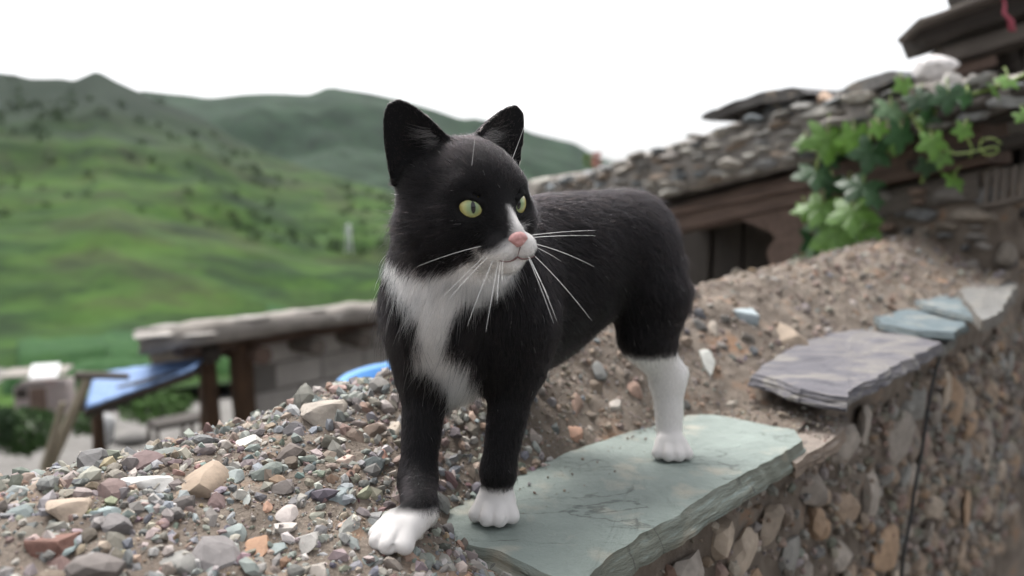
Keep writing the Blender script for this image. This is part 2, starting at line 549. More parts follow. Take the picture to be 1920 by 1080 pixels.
# stones set in the outer face
FACE_COL = [(.30, .22, .16), (.36, .27, .20), (.27, .25, .23), (.24, .26, .26), (.40, .26, .16), (.33, .30, .27), (.22, .18, .15), (.42, .35, .28), (.27, .18, .16)]
fplaced = []
tries = nf = 0
while nf < 298 and tries < 20000:
    tries += 1
    s = rng.uniform(.12, 2.2); z = -.30 - rng.uniform() ** 1.1 * .62
    zt = float(top_h(s, .04)) - .05
    if z > zt:
        continue
    a = (.009 + .034 * rng.uniform() ** 1.9) * (1 + .35 * s); b = a * rng.uniform(.6, 1.5)
    rr = (a + b) / 2
    if any((s - q[0]) ** 2 + (z - q[1]) ** 2 < (rr * .80 + q[2] * .80) ** 2 for q in fplaced):
        continue
    fplaced.append((s, z, rr))
    x, y = st_to_xy(s, .040)
    _, _, ux, uy = path(s)
    nrm = Vector((uy, -ux, 0.0))
    X = Vector((ux, uy, 0)); Zv = Vector((0, 0, 1))
    B = Matrix((X, Zv, nrm)).transposed()
    o = bpy.data.objects.new('face_stone', ROCK_SMALL[rng.integers(12)])
    COL.objects.link(o); o.parent = wall
    o.matrix_local = (Matrix.Translation(Vector((float(x), float(y), z + CAM_H)) - wall.location) @
                      (B @ Matrix.Rotation(rng.uniform(-1.6, 1.6), 3, 'Z') @ Matrix.Rotation(rng.uniform(-.35, .35), 3, 'X')).to_4x4() @ Matrix.Diagonal((a, b, .013 * rng.uniform(.7, 1.3), 1)))
    c = np.array(FACE_COL[rng.integers(len(FACE_COL))]) * rng.uniform(.7, 1.2) * .6 + np.array([.20, .16, .125]) * .45
    rgb(o, c)
    nf += 1

def face_grit(n):
    bv, bf = rock_points(rng, 1, 6)
    s = rng.uniform(.1, 2.3, n); z = -.28 - rng.uniform(size=n) * .6
    ok = z < top_h(s, np.full(n, .04)) - .03
    s, z = s[ok], z[ok]; n = len(s)
    x, y = st_to_xy(s, .040 + rng.uniform(-.006, .004, n))
    r = (.0018 + .006 * rng.uniform(size=n) ** 2.5) * (1 + .4 * s)
    Q, _ = np.linalg.qr(rng.normal(size=(n, 3, 3)))
    v = np.einsum('nij,nkj->nki', Q, bv[None] * (np.array([1.2, .9, .7])[None, None] * r[:, None, None])) + np.stack([x, y, z + CAM_H], 1)[:, None]
    F = (bf[None] + (np.arange(n) * len(bv))[:, None, None]).reshape(-1, 3)
    me = mesh_np('face_gravel', local(wall, v.reshape(-1, 3)), F, False)
    c = pick_colors(rng, n) * .6 + np.array([.17, .125, .09]) * .4
    set_color_attr(me, np.repeat(c, len(bv), 0))
    link('face_gravel', me, M['grit'], wall)['kind'] = 'stuff'
face_grit(4500)

# slate slabs: stacked thin laminae with broken, stepped outlines
def resample(poly, step):
    out = []
    n = len(poly)
    for i in range(n):
        a, b = poly[i], poly[(i + 1) % n]
        k = max(1, int(np.linalg.norm(b - a) / step))
        for j in range(k):
            out.append(a + (b - a) * j / k)
    return np.array(out)

def slab(name, outline, layers, thick, col, seed, inset=.0022, jag=.0045, step=.005, slope=None):
    """outline: world points round the slab's upper face, in order; the broken edge flares out below it"""
    P = resample(np.array(outline, float), step)
    P = P + np.stack([vnoise(P * 28, seed + q, 4) for q in range(2)] + [np.zeros(len(P))], 1) * jag * 1.3
    cen = P.mean(0)
    U, Sg, Vt = np.linalg.svd(P - cen, full_matrices=False)
    nrm = Vt[2] if Vt[2][2] > 0 else -Vt[2]
    d = P - cen
    d -= (d @ nrm)[:, None] * nrm
    rad = np.maximum(np.linalg.norm(d, axis=1, keepdims=True), .02)
    out = d / rad
    n = len(P)
    wob = vnoise(P * 14, seed + 40, 3)[:, None] * .0025 * nrm
    V, F, rings = [], [], []
    NR = layers * 3
    steps = np.zeros(n)
    for k in range(NR + 1, -1, -1):                        # from the underside up
        u = k / (NR + 1)
        lay = min(layers - 1, int(u * layers * .999))
        # each layer breaks off along its own line
        brk = vnoise(P * 22 + lay * 13.7, seed + 7 * lay, 5, .6) * jag * 1.2 + vnoise(P * 90 + k * 5.1, seed + k, 2) * .0007
        o_ = u * inset * layers + brk * (u ** .5) - .002 * (u > .9)
        rings.append(P + out * o_[:, None] - nrm * (u * thick) + wob)
    for fr in (.985, .95, .90, .83, .75, .66, .56, .45, .34, .22, .1):
        q = cen + (P - cen) * fr + wob * fr
        flake = vnoise(q * 17, seed + 3, 5, .6)
        ter = np.floor(flake * 5) / 5 * .0028 + flake * .0016 + vnoise(q * 60, seed + 5, 3) * .0007
        q = q + nrm * (ter * sstep(1, .93, fr))[:, None]
        rings.append(q)
    for r_ in rings:
        V.extend(list(r_))
    for k in range(len(rings) - 1):
        for i in range(n):
            j = (i + 1) % n
            F.append((k * n + i, k * n + j, (k + 1) * n + j, (k + 1) * n + i))
    F.append(tuple((len(rings) - 1) * n + i for i in range(n)))
    F.append(tuple(reversed(range(n))))
    me = mesh_np(name, local(wall, V), F, True)
    bm = bmesh.new(); bm.from_mesh(me); bmesh.ops.recalc_face_normals(bm, faces=bm.faces); bm.to_mesh(me); bm.free()
    me.set_sharp_from_angle(angle=R(38))
    o = link(name, me, M['slate'], wall)
    return rgb(o, col)

SL = -.250
out1 = [(806, 985), (815, 1008), (870, 1016), (930, 1030), (985, 1055), (1040, 1078), (1090, 1092), (1130, 1062), (1200, 1004), (1290, 948), (1400, 884), (1470, 850), (1504, 826), (1490, 806),
        (1420, 792), (1335, 776), (1290, 778), (1180, 810), (1080, 845), (1000, 862), (900, 880), (840, 915)]
s1 = slab('slate_slab', [at_z(x, y, SL) for x, y in out1], 4, .022, (.20, .237, .217), 1, inset=.003)
s1['label'] = 'large pale green slate under the cat\'s paws'
def slab_px(pts, z, layers, thick, col, seed, label=None, **kw):
    o = slab('slate_slab', [at_z(x, y, zz) for (x, y), zz in zip(pts, z if isinstance(z, (list, tuple)) else [z] * len(pts))], layers, thick, col, seed, **kw)
    if label:
        o['label'] = label
    return o
slab_px([(1405, 790), (1440, 815), (1490, 868), (1540, 838), (1582, 806), (1570, 782), (1480, 776)], -.262, 3, .016, (.24, .20, .17), 2, 'mud-stained slate end under the green slab')
slab_px([(1415, 700), (1500, 728), (1588, 742), (1640, 706), (1705, 672), (1766, 642), (1700, 628), (1620, 618), (1555, 624), (1450, 668)],
        [-.212, -.214, -.216, -.212, -.208, -.204, -.20, -.198, -.20, -.206], 5, .016, (.118, .112, .12), 3, 'weathered grey and violet slate like split wood', jag=.008, inset=.0022).data.materials[0] = M['slate_streak']
slab_px([(1640, 592), (1650, 606), (1720, 618), (1790, 622), (1812, 608), (1780, 588), (1690, 578)], -.192, 3, .011, (.10, .135, .15), 4, 'blue slate with a rounded end')
slab_px([(1712, 562), (1760, 580), (1830, 596), (1868, 576), (1830, 548), (1790, 542)], -.180, 3, .010, (.11, .145, .16), 5)
slab_px([(1800, 545), (1840, 600), (1872, 588), (1906, 536), (1890, 516), (1840, 520)], -.168, 4, .02, (.16, .157, .15), 6)
slab_px([(1640, 640), (1700, 652), (1770, 650), (1790, 622), (1700, 610)], -.215, 3, .016, (.18, .19, .19), 7)
slab_px([(816, 868), (830, 902), (872, 884), (884, 852), (850, 850)], [-.226, -.236, -.234, -.222, -.219], 3, .010, (.22, .25, .30), 8, 'small blue-violet slate behind the front paws')

# dust and crumbs lying on the big slab, thickest along the mud
def slab_crumbs(n):
    bv, bf = rock_points(rng, 1, 6)
    s = rng.uniform(.0, .34, n); t = .160 - .045 * rng.uniform(size=n) ** 3
    x, y = st_to_xy(s, t)
    r = .0005 + .0016 * rng.uniform(size=n) ** 3
    Q, _ = np.linalg.qr(rng.normal(size=(n, 3, 3)))
    v = np.einsum('nij,nkj->nki', Q, bv[None] * r[:, None, None]) + np.stack([x, y, SL + CAM_H + r * .4], 1)[:, None]
    me = mesh_np('gravel', local(wall, v.reshape(-1, 3)), (bf[None] + (np.arange(n) * len(bv))[:, None, None]).reshape(-1, 3), False)
    set_color_attr(me, np.repeat(pick_colors(rng, n) * .5 + np.array([.15, .11, .085]) * .5, len(bv), 0))
    link('gravel', me, M['grit'], wall)['kind'] = 'stuff'
slab_crumbs(70)

# ------------------------------------------------------------------ the cat
UP = np.array([0, 0, 1.0])
HEAD_YAW, HEAD_ROLL, HEAD_PITCH = R(36), R(-4.5), R(0)
HO = at(880, 371, .545)                                   # centre of the skull
_f = np.array([math.sin(HEAD_YAW), -math.cos(HEAD_YAW), 0.0])
_l = np.array([math.cos(HEAD_YAW), math.sin(HEAD_YAW), 0.0])
_lr = _l * math.cos(HEAD_ROLL) - UP * math.sin(HEAD_ROLL)
_ur = UP * math.cos(HEAD_ROLL) + _l * math.sin(HEAD_ROLL)
HB = np.stack([_lr, _f, _ur])                             # head axes: its left, forward, up
def hd(x, y, z):
    """centimetres in the head's own axes to world"""
    return HO + (HB[0] * x + HB[1] * y + HB[2] * z) * .01
BF = np.array([-.707, -.707, 0.0])                        # body axes: forward, left
BL = np.array([.707, -.707, 0.0])

def contact(px, py, z):
    return at_z(px, py, z)
FLc = contact(929, 972, SL)                               # where the paws touch down
HLc = contact(1258, 856, SL)
_h = wall_hit(752, 1020)
FRc = _h[0].copy()
_s0, _t0 = xy_to_st(.000, .735)
HRc = np.array([.000, .735, float(wall_z(_s0, _t0)[0]) + CAM_H])

SD = []                                                   # primitives: (kind, data, blend, tag)
def cone(a, b, r1, r2, k, tag_, mode='+'):
    SD.append(('c', (np.array(a, float), np.array(b, float), r1, r2), k, tag_, mode))
def ell(c, r, k, tag_, axes=None, mode='+'):
    SD.append(('e', (np.array(c, float), np.array(r, float), np.eye(3) if axes is None else np.array(axes)), k, tag_, mode))

def rotax(fwd, up=UP):
    f = np.array(fwd, float); f /= np.linalg.norm(f)
    u = up - f * (up @ f); u /= np.linalg.norm(u)
    return np.stack([np.cross(f, u), f, u])
BODY = np.stack([BL, BF, UP])

# trunk
chest = at(842, 575, .590)
mid = at(1010, 505, .670)
hip = at(1166, 470, .748)
ell(chest + BF * -.020 + BL * .008, (.037, .056, .070), .02, 'chest', BODY)
ell(chest + BF * .008 + BL * .006 + UP * -.022, (.033, .041, .053), .022, 'bib', BODY)
ell(chest + BF * -.035 + UP * .026, (.036, .055, .052), .025, 'back', BODY)
ell(mid + UP * -.012, (.050, .082, .079), .035, 'flank', BODY)
ell((chest + mid) / 2 + UP * -.014, (.048, .07, .070), .03, 'flank', BODY)
ell((mid + hip) / 2 + UP * .0, (.049, .07, .064), .03, 'flank', BODY)
ell(hip + UP * .004, (.046, .056, .056), .035, 'rump', BODY)
ell(hip + BF * -.022 + UP * .004, (.040, .040, .046), .03, 'rump', BODY)
# neck and ruff
cone(hd(0, -2.2, -2.0), chest + BF * .004 + UP * .012, .043, .046, .03, 'neck')
cone(hd(-1.2, -1.0, -3.0), at(812, 575, .560), .030, .031, .025, 'bib')
# front legs
eL = at(966, 690, .592); wL = at(934, 880, .570)
ell(at(965, 600, .590), (.026, .036, .060), .02, 'shoulder', BODY)
cone(at(968, 610, .592), eL, .029, .0205, .018, 'foreleg')
cone(eL, wL, .0195, .0130, .010, 'foreleg')
pL = FLc + UP * .0135
cone(wL, pL + np.array([.001, .008, .004]), .0130, .0135, .008, 'forefoot')
eR = at(799, 700, .578); wR = at(783, 900, .541)
ell(at(802, 610, .585), (.018, .026, .053), .02, 'shoulder', BODY)
cone(at(798, 620, .588), eR, .0235, .0205, .018, 'foreleg')
cone(eR, wR, .0190, .0125, .010, 'foreleg')
pR = FRc + UP * .0135
cone(wR, pR + np.array([.012, .010, .006]), .0125, .0130, .012, 'forefoot')
# hind leg in view
stifle = at(1180, 590, .715); hockL = at(1272, 700, .757)
ell(at(1220, 540, .730), (.028, .039, .064), .02, 'thigh', rotax((-.75, -.62, -.25)))
cone(at(1218, 560, .730), at(1212, 628, .724), .036, .0255, .02, 'thigh')
cone(at(1210, 632, .724), at(1250, 700, .742), .0235, .0170, .015, 'hock')
cone(at(1252, 700, .744), HLc + UP * .018 + np.array([.001, .014, 0]), .0165, .0130, .010, 'hock')
cone(hockL, at(1252, 715, .744), .0105, .016, .01, 'hock')
# the other hind leg, behind the near foreleg
hipR = hip - BL * .03
cone(hipR + UP * -.01, at(1040, 585, .73), .042, .030, .02, 'thigh')
cone(at(1040, 585, .73), at(1050, 640, .775), .026, .016, .012, 'hock')
cone(at(1050, 640, .775), HRc + UP * .018 + np.array([.004, .012, 0]), .016, .0125, .010, 'hock')
# tail hanging behind the rump
tb = at(1225, 430, .790)
tpts = [tb, at(1262, 490, .812), at(1277, 545, .815), at(1281, 576, .808)]
for a, b, r1, r2 in zip(tpts[:-1], tpts[1:], (.014, .0115, .0105), (.0115, .0105, .008)):
    cone(a, b, r1, r2, .008, 'tail')
# paws
def paw(c, fwd, w, ln, tag_, big=1.0):
    f = np.array([fwd[0], fwd[1], 0.0]); f /= np.linalg.norm(f)
    l = np.cross(UP, f)
    g = c[2]
    ell(c + UP * .0125 - f * .002, (w * .86, ln * .62, .0120), .006, tag_, np.stack([l, f, UP]))
    for i, (o, adv, r) in enumerate(((-.74, .42, .0062), (-.26, .74, .0066), (.26, .74, .0066), (.74, .42, .0062))):
        b = c + l * w * o * 1.0 + f * ln * adv
        b[2] = g + r * 1.05
        a = c + l * w * o * .62 + f * ln * -.02
        a[2] = g + .0160
        cone(a, b, r * 1.05, r * 1.06, .0012, 'toe')
    for o in (-.50, 0, .50):                               # clefts between the toes
        a = c + l * w * o * 1.05 + f * ln * (1.12 if o == 0 else .92); a[2] = g + .004
        b = c + l * w * o * .95 + f * ln * (.50 if o == 0 else .34); b[2] = g + .0195
        cone(a, b, .0016, .0004, .0012, 'toe', '-')
paw(FLc, (-.10, -1.0), .0200, .022, 'paw')
paw(FRc, (-.62, -.78), .0190, .022, 'paw')
paw(HLc, (-.06, -1.0), .0200, .022, 'paw')
paw(HRc, (-.5, -.86), .0175, .022, 'paw')
# head (centimetres in head axes)
def hell(x, y, z, rx, ry, rz, k, tag_, mode='+'):
    ell(hd(x, y, z), (rx * .01, ry * .01, rz * .01), k, tag_, HB, mode)
def hcone(a, b, r1, r2, k, tag_, mode='+'):
    cone(hd(*a), hd(*b), r1 * .01, r2 * .01, k, tag_, mode)
hell(0, -.6, .65, 4.05, 4.1, 3.95, .02, 'skull')
hell(0, 1.2, .2, 3.5, 3.0, 3.0, .015, 'brow')
for sx in (-1, 1):
    hell(sx * 2.5, .9, -1.9, 2.15, 2.6, 2.2, .015, 'cheek')
    hell(sx * 3.55, -.8, -2.1, 1.65, 2.0, 2.2, .015, 'jowl')
    hell(sx * 3.15, -1.1, 1.1, 1.85, 1.9, 1.9, .012, 'skull')
    hell(sx * 1.9, 2.4, .85, 1.3, 1.0, .8, .008, 'brow')
hell(0, 2.5, -2.9, 2.0, 2.0, 1.7, .012, 'jaw')
hcone((0, 2.6, .3), (0, 5.1, -2.35), 1.0, .80, .008, 'bridge')
for sx in (-1, 1):
    hell(sx * .95, 4.75, -3.55, 1.18, 1.20, 1.05, .006, 'muzzle')
hell(0, 4.95, -2.95, .85, .92, .8, .006, 'muzzle')
hell(0, 4.45, -4.72, 1.0, .95, .70, .005, 'chin')
hell(0, 3.0, -4.2, 1.5, 1.8, .95, .010, 'jaw')
hcone((-.8, 5.4, -4.42), (.8, 5.4, -4.42), .06, .05, .002, 'muzzle', '-')
hcone((0, 5.75, -3.3), (0, 5.6, -4.1), .09, .07, .002, 'muzzle', '-')
# eye sockets and lids
EYES = []
EYE_R = .0110
for sx in (-1, 1):
    c = hd(sx * 1.84, 2.80, -.58)
    EYES.append((sx, c))
    g = HB[0] * sx * .42 + HB[1] * .9 + HB[2] * .05
    g /= np.linalg.norm(g)
    lat = np.cross(g, HB[2]) * -1.0; lat /= np.linalg.norm(lat)
    if lat @ HB[0] * sx < 0:
        lat = -lat                                         # towards the outer corner
    upv = HB[2] - g * (HB[2] @ g); upv /= np.linalg.norm(upv)
    ell(c + g * .0075, (.0104, .0088, .0092), .0022, 'eye', np.stack([lat, g, upv]), '-')
    def on_eye(a, b):
        a, b = a * .01, b * .01
        q = math.sqrt(max(1e-6, (EYE_R + .0007) ** 2 - a * a - b * b))
        return c + lat * a + upv * b + g * q
    upper = [on_eye(-.98, -.34), on_eye(-.66, .30), on_eye(-.05, .63), on_eye(.56, .62), on_eye(.99, .28)]
    lower = [on_eye(-.98, -.34), on_eye(-.56, -.74), on_eye(.05, -.86), on_eye(.62, -.62), on_eye(.99, .28)]
    for ring, r_ in ((upper, .0023), (lower, .0016)):
        for a, b in zip(ring[:-1], ring[1:]):
            cone(a, b, r_, r_, .0012, 'eye')
# ears: hollow leaning cones
EARS = []
for sx, op in ((-1, R(24)), (1, R(8))):
    base = hd(sx * (3.0 if sx < 0 else 2.7), -.9, 2.5)
    tip = hd(sx * 5.3, -.9, 7.15) if sx < 0 else hd(sx * 5.85, -1.0, 6.75)
    ax = tip - base
    ax /= np.linalg.norm(ax)
    opn = HB[1] * math.cos(op) + HB[0] * sx * math.sin(op)
    opn -= ax * (opn @ ax); opn /= np.linalg.norm(opn)
    side = np.cross(ax, opn)
    EARS.append((sx, base, tip, ax, opn, side))
    E3 = np.stack([side, opn, ax])
    SD.append(('ear', (base, np.linalg.norm(tip - base), E3), .006, 'ear', '+'))

def sdf_prim(kind, data, P):
    if kind == 'c':
        a, b, r1, r2 = data
        ba = b - a
        h = np.clip(((P - a) @ ba) / (ba @ ba), 0, 1)
        return np.linalg.norm(P - a - h[..., None] * ba, axis=-1) - (r1 + (r2 - r1) * h)
    if kind == 'e':
        c, r, ax = data
        q = (P - c) @ ax.T
        k0 = np.linalg.norm(q / r, axis=-1)
        k1 = np.linalg.norm(q / (r * r), axis=-1)
        return k0 * (k0 - 1) / np.maximum(k1, 1e-9)
    if kind == 'ear':
        base, ln, E3 = data
        q = (P - base) @ E3.T
        z = q[..., 2] / ln
        zz = np.clip(z, -.35, 1)
        half = .0265 * np.clip(1 - zz, 0, None) ** .55 + .0020            # half width at this height
        half = np.where(zz < 0, .0285 - .004 * zz, half)
        x = q[..., 0] / half
        # curved sheet: the rim comes forward, the middle lies back
        yc = -.0105 * np.clip(1 - zz, 0, 1) * (1 - np.clip(np.abs(x), 0, 1.2) ** 2) + .0015
        th = .0019 + .0016 * np.clip(1 - zz, 0, 1)
        dy = np.abs(q[..., 1] - yc) - th
        dx = np.abs(q[..., 0]) - half
        dz = np.maximum(q[..., 2] - ln, -.001 - q[..., 2])
        m = np.stack([np.maximum(dy, 0), np.maximum(dx, 0), np.maximum(dz, 0)], -1)
        return np.linalg.norm(m, axis=-1) + np.minimum(np.maximum(np.maximum(dy, dx), dz), 0)

def prim_box(kind, data):
    if kind == 'c':
        a, b, r1, r2 = data
        r = max(r1, r2)
        return np.minimum(a, b) - r, np.maximum(a, b) + r
    if kind == 'e':
        c, r, ax = data
        e = np.sqrt(((ax * r[:, None]) ** 2).sum(0))
        return c - e, c + e
    base, ln, E3 = data
    t = base + E3[2] * ln
    return np.minimum(base, t) - .032, np.maximum(base, t) + .032

VOX = .0017
def build_field():
    bb = [prim_box(k, d) for k, d, *_ in SD]
    lo = np.min([b[0] for b in bb], 0) - .012
    hi = np.max([b[1] for b in bb], 0) + .012
    n = np.ceil((hi - lo) / VOX).astype(int) + 1
    fld = np.full(n, .06, np.float32)
    for (kind, data, k, tg, mode), (a, b) in zip(SD, bb):
        mrg = max(k, .004) + .006
        i0 = np.maximum(((a - mrg - lo) / VOX).astype(int), 0)
        i1 = np.minimum(((b + mrg - lo) / VOX).astype(int) + 2, n)
        ax = [lo[d] + VOX * np.arange(i0[d], i1[d]) for d in range(3)]
        P = np.stack(np.meshgrid(*ax, indexing='ij'), -1)
        d = sdf_prim(kind, data, P)
        sl = tuple(slice(i0[q], i1[q]) for q in range(3))
        f0 = fld[sl]
        if mode == '+':
            h = np.maximum(k - np.abs(f0 - d), 0) / k
            fld[sl] = np.minimum(f0, d) - h * h * k * .25
        else:
            d = -d
            h = np.maximum(k - np.abs(f0 - d), 0) / k
            fld[sl] = np.maximum(f0, d) + h * h * k * .25
    return fld, lo

def surface_nets(f, lo, h):
    ins = f < 0
    n = np.array(f.shape)
    c = np.zeros(n - 1, np.int8)
    for dx in (0, 1):
        for dy in (0, 1):
            for dz in (0, 1):
                c += ins[dx:n[0] - 1 + dx, dy:n[1] - 1 + dy, dz:n[2] - 1 + dz]
    cells = np.argwhere((c > 0) & (c < 8))
    ids = -np.ones(n - 1, np.int64)
    ids[tuple(cells.T)] = np.arange(len(cells))
    acc = np.zeros((len(cells), 3)); cnt = np.zeros(len(cells))
    cor = [(a, b, d) for a in (0, 1) for b in (0, 1) for d in (0, 1)]
    for a in cor:
        for b in cor:
            if sum(abs(np.subtract(a, b))) != 1 or a > b:
                continue
            ia = cells + a; ib = cells + b
            fa = f[tuple(ia.T)]; fb = f[tuple(ib.T)]
            m = (fa < 0) != (fb < 0)
            t = np.where(m, fa / np.where(m, fa - fb, 1), 0)
            acc += np.where(m[:, None], ia + t[:, None] * np.subtract(b, a), 0)
            cnt += m
    V = lo + h * (acc / cnt[:, None])
    Q = []
    for ax in range(3):
        o1, o2 = [(1, 2), (2, 0), (0, 1)][ax]
        s0 = [slice(1, n[q] - 1) for q in range(3)]; s1 = list(s0)
        s0[ax] = slice(0, n[ax] - 1); s1[ax] = slice(1, n[ax])
        A = ins[tuple(s0)]; B = ins[tuple(s1)]
        e = np.argwhere(A != B)
        flip = A[tuple(e.T)]
        base = e.copy()
        for q in range(3):
            if q != ax:
                base[:, q] += 1
        def cid(d1, d2):
            g = base.copy(); g[:, o1] -= d1; g[:, o2] -= d2
            return ids[tuple(g.T)]
        q4 = np.stack([cid(1, 1), cid(0, 1), cid(0, 0), cid(1, 0)], 1)
        q4[~flip] = q4[~flip][:, ::-1]
        Q.append(q4)
    return V, np.concatenate(Q)

fld, flo = build_field()
CV, CF = surface_nets(fld, flo, VOX)
# keep only the outside shell, relaxed a little
def relax(V, F, it):
    e = np.concatenate([F[:, [0, 1]], F[:, [1, 2]], F[:, [2, 3]], F[:, [3, 0]]])
    e = np.concatenate([e, e[:, ::-1]])
    cnt = np.bincount(e[:, 0], minlength=len(V))
    for _ in range(it):
        m = np.stack([np.bincount(e[:, 0], V[e[:, 1], q], len(V)) for q in range(3)], 1) / cnt[:, None]
        V = V * .5 + m * .5
    return V
CV = relax(CV, CF, 3)

def poly_mask(x, y, poly):
    """points in polygon, with the signed distance to its outline (inside positive)"""
    poly = np.asarray(poly, float)
    ins = np.zeros(len(x), bool)
    dist = np.full(len(x), 1e9)
    n = len(poly)
    for i in range(n):
        x0, y0 = poly[i]; x1, y1 = poly[(i + 1) % n]
        cnd = (y0 > y) != (y1 > y)
        with np.errstate(divide='ignore', invalid='ignore'):
            xi = (x1 - x0) * (y - y0) / (y1 - y0 + 1e-12) + x0
        ins ^= cnd & (x < xi)
        ex, ey = x1 - x0, y1 - y0
        h = np.clip(((x - x0) * ex + (y - y0) * ey) / (ex * ex + ey * ey + 1e-12), 0, 1)
        dist = np.minimum(dist, np.hypot(x - x0 - h * ex, y - y0 - h * ey))
    return np.where(ins, dist, -dist)

# the white bib, laid out in metres across and up the front of the chest
BIB = np.array([at(x, y, .545)[[0, 2]] for x, y in [(716, 470), (740, 478), (780, 494), (840, 496), (880, 488), (905, 486), (925, 500), (915, 520), (888, 530), (872, 562), (852, 590), (846, 625), (842, 648),
                (866, 654), (884, 684), (902, 730), (895, 770), (850, 760), (838, 725), (806, 694), (776, 668), (768, 646), (792, 632), (788, 596), (776, 566), (748, 546), (728, 506)]])
def whiteness(P, N_=None):
    """1 where the coat is white (a soft value near the edges), from positions on the skin"""
    h = (P - HO) @ HB.T * 100                             # head axes, cm
    x, y, z = h[:, 0], h[:, 1], h[:, 2]
    near_head = (np.linalg.norm((h - [0, 1, -.8]) / [5.0, 6.6, 6.6], axis=1) < 1)
    jit = vnoise(P * 160, 8, 3) * .12
    w = np.full(len(P), -1.0)
    # muzzle, chin and the narrow blaze running up beside the bridge
    muz = np.minimum(y - 3.75 - .18 * np.clip(x, -2, 0), -2.62 - z - .55 * np.clip(-x - .15, 0, 2) + .45 * (x > .1))
    zb = -z - .75
    blz = np.minimum(np.minimum(x - .15 + .34 * zb, .30 + .62 * zb - x), np.minimum(y - 3.0, zb))
    chin = np.minimum(-3.85 - z - .35 * np.clip(-x - .6, 0, 2), y - 2.2 + .0)
    jawl = np.minimum(-4.65 - z, y + 2.5)
    wh = np.maximum(np.maximum(muz, blz), np.maximum(chin, jawl)) + jit
    w = np.where(near_head, np.maximum(w, wh), w)
    bib = poly_mask(P[:, 0], P[:, 2], BIB) * 100 + jit * 2
    front = (P[:, 1] < .60) & (z < -2.9)
    w = np.where(front, np.maximum(w, bib), w)
    # white feet
    def below(c, rad, hgt, lean=0):
        d = np.hypot(P[:, 0] - c[0], P[:, 1] - c[1])
        return np.where(d < rad, (c[2] + hgt - P[:, 2] + lean * (c[1] - P[:, 1])) * 100 + jit * 2, -1)
    w = np.maximum(w, below(FLc, .05, .0270))
    w = np.maximum(w, below(FRc, .06, .0235, .25))
    w = np.maximum(w, below(HLc, .09, .112, -.15))
    w = np.maximum(w, below(HRc, .05, .09))
    return np.clip(w * 1.5 + .5, 0, 1)

def mat_coat():
    m, nt, N, L, b = new_mat('cat_skin')
    a = N.new('ShaderNodeAttribute'); a.attribute_name = 'col'
    L.new(a.outputs['Color'], b.inputs['Base Color'])
    b.inputs['Roughness'].default_value = .8
    b.inputs['Specular IOR Level'].default_value = .2
    return m
M['skin'] = mat_coat()

cat = thing('cat', 'black and white cat with yellow-green eyes standing on the wall', 'cat', tuple(FLc))
BLACK = np.array([.0030, .0026, .0031]); WHITE = np.array([.74, .71, .69])
me = mesh_np('body', local(cat, CV), CF)
cw = whiteness(CV)
skin_col = BLACK + (WHITE * .8 - BLACK) * cw[:, None]
# bare pinkish-dark skin inside the ears
EAR_IN = np.zeros(len(CV))
for sx, base, tip, ax, opn, side in EARS:
    q = (CV - base)
    ln = np.linalg.norm(tip - base)
    zz = (q @ ax) / ln
    nrm_ok = (q @ opn) > -.012
    EAR_IN = np.maximum(EAR_IN, np.where((zz > .02) & (zz < .92) & (abs(q @ side) < .0265 * np.clip(1 - zz, 0, 1) ** .72), 1, 0))
set_color_attr(me, skin_col)
body = link('body', me, M['skin'], cat)
VN = np.zeros(len(me.vertices) * 3, np.float32)
me.vertex_normals.foreach_get('vector', VN)
VN = VN.reshape(-1, 3).astype(float)
for _i in range(3):
    pass

# fur: every hair is a curve that follows a smooth flow over the body
FLOW = {'chest': ((-.2, .1, -1), .013), 'bib': ((-.25, -.15, -1), .021), 'back': ((.7, .7, -.15), .011), 'flank': ((.62, .62, -.55), .011), 'rump': ((.5, .55, -.8), .012),
        'neck': ((-.1, .35, -.9), .014), 'shoulder': ((.05, .15, -1), .010), 'foreleg': ((.03, .1, -1), .0058), 'forefoot': ((.0, .05, -1), .0055), 'thigh': ((.35, .3, -.9), .010),
        'hock': ((.12, .1, -1), .0050), 'tail': ((.1, .1, -1), .013), 'paw': ((-.2, -.9, -.5), .0026), 'toe': ((-.2, -.9, -.5), .0017)}
def head_dir(x, y, z):
    return HB[0] * x + HB[1] * y + HB[2] * z
HLEN = {'skull': .0065, 'brow': .0042, 'cheek': .0088, 'jowl': .017, 'jaw': .010, 'bridge': .0028, 'muzzle': .0032, 'chin': .0042, 'eye': .0016, 'ear': .0036}

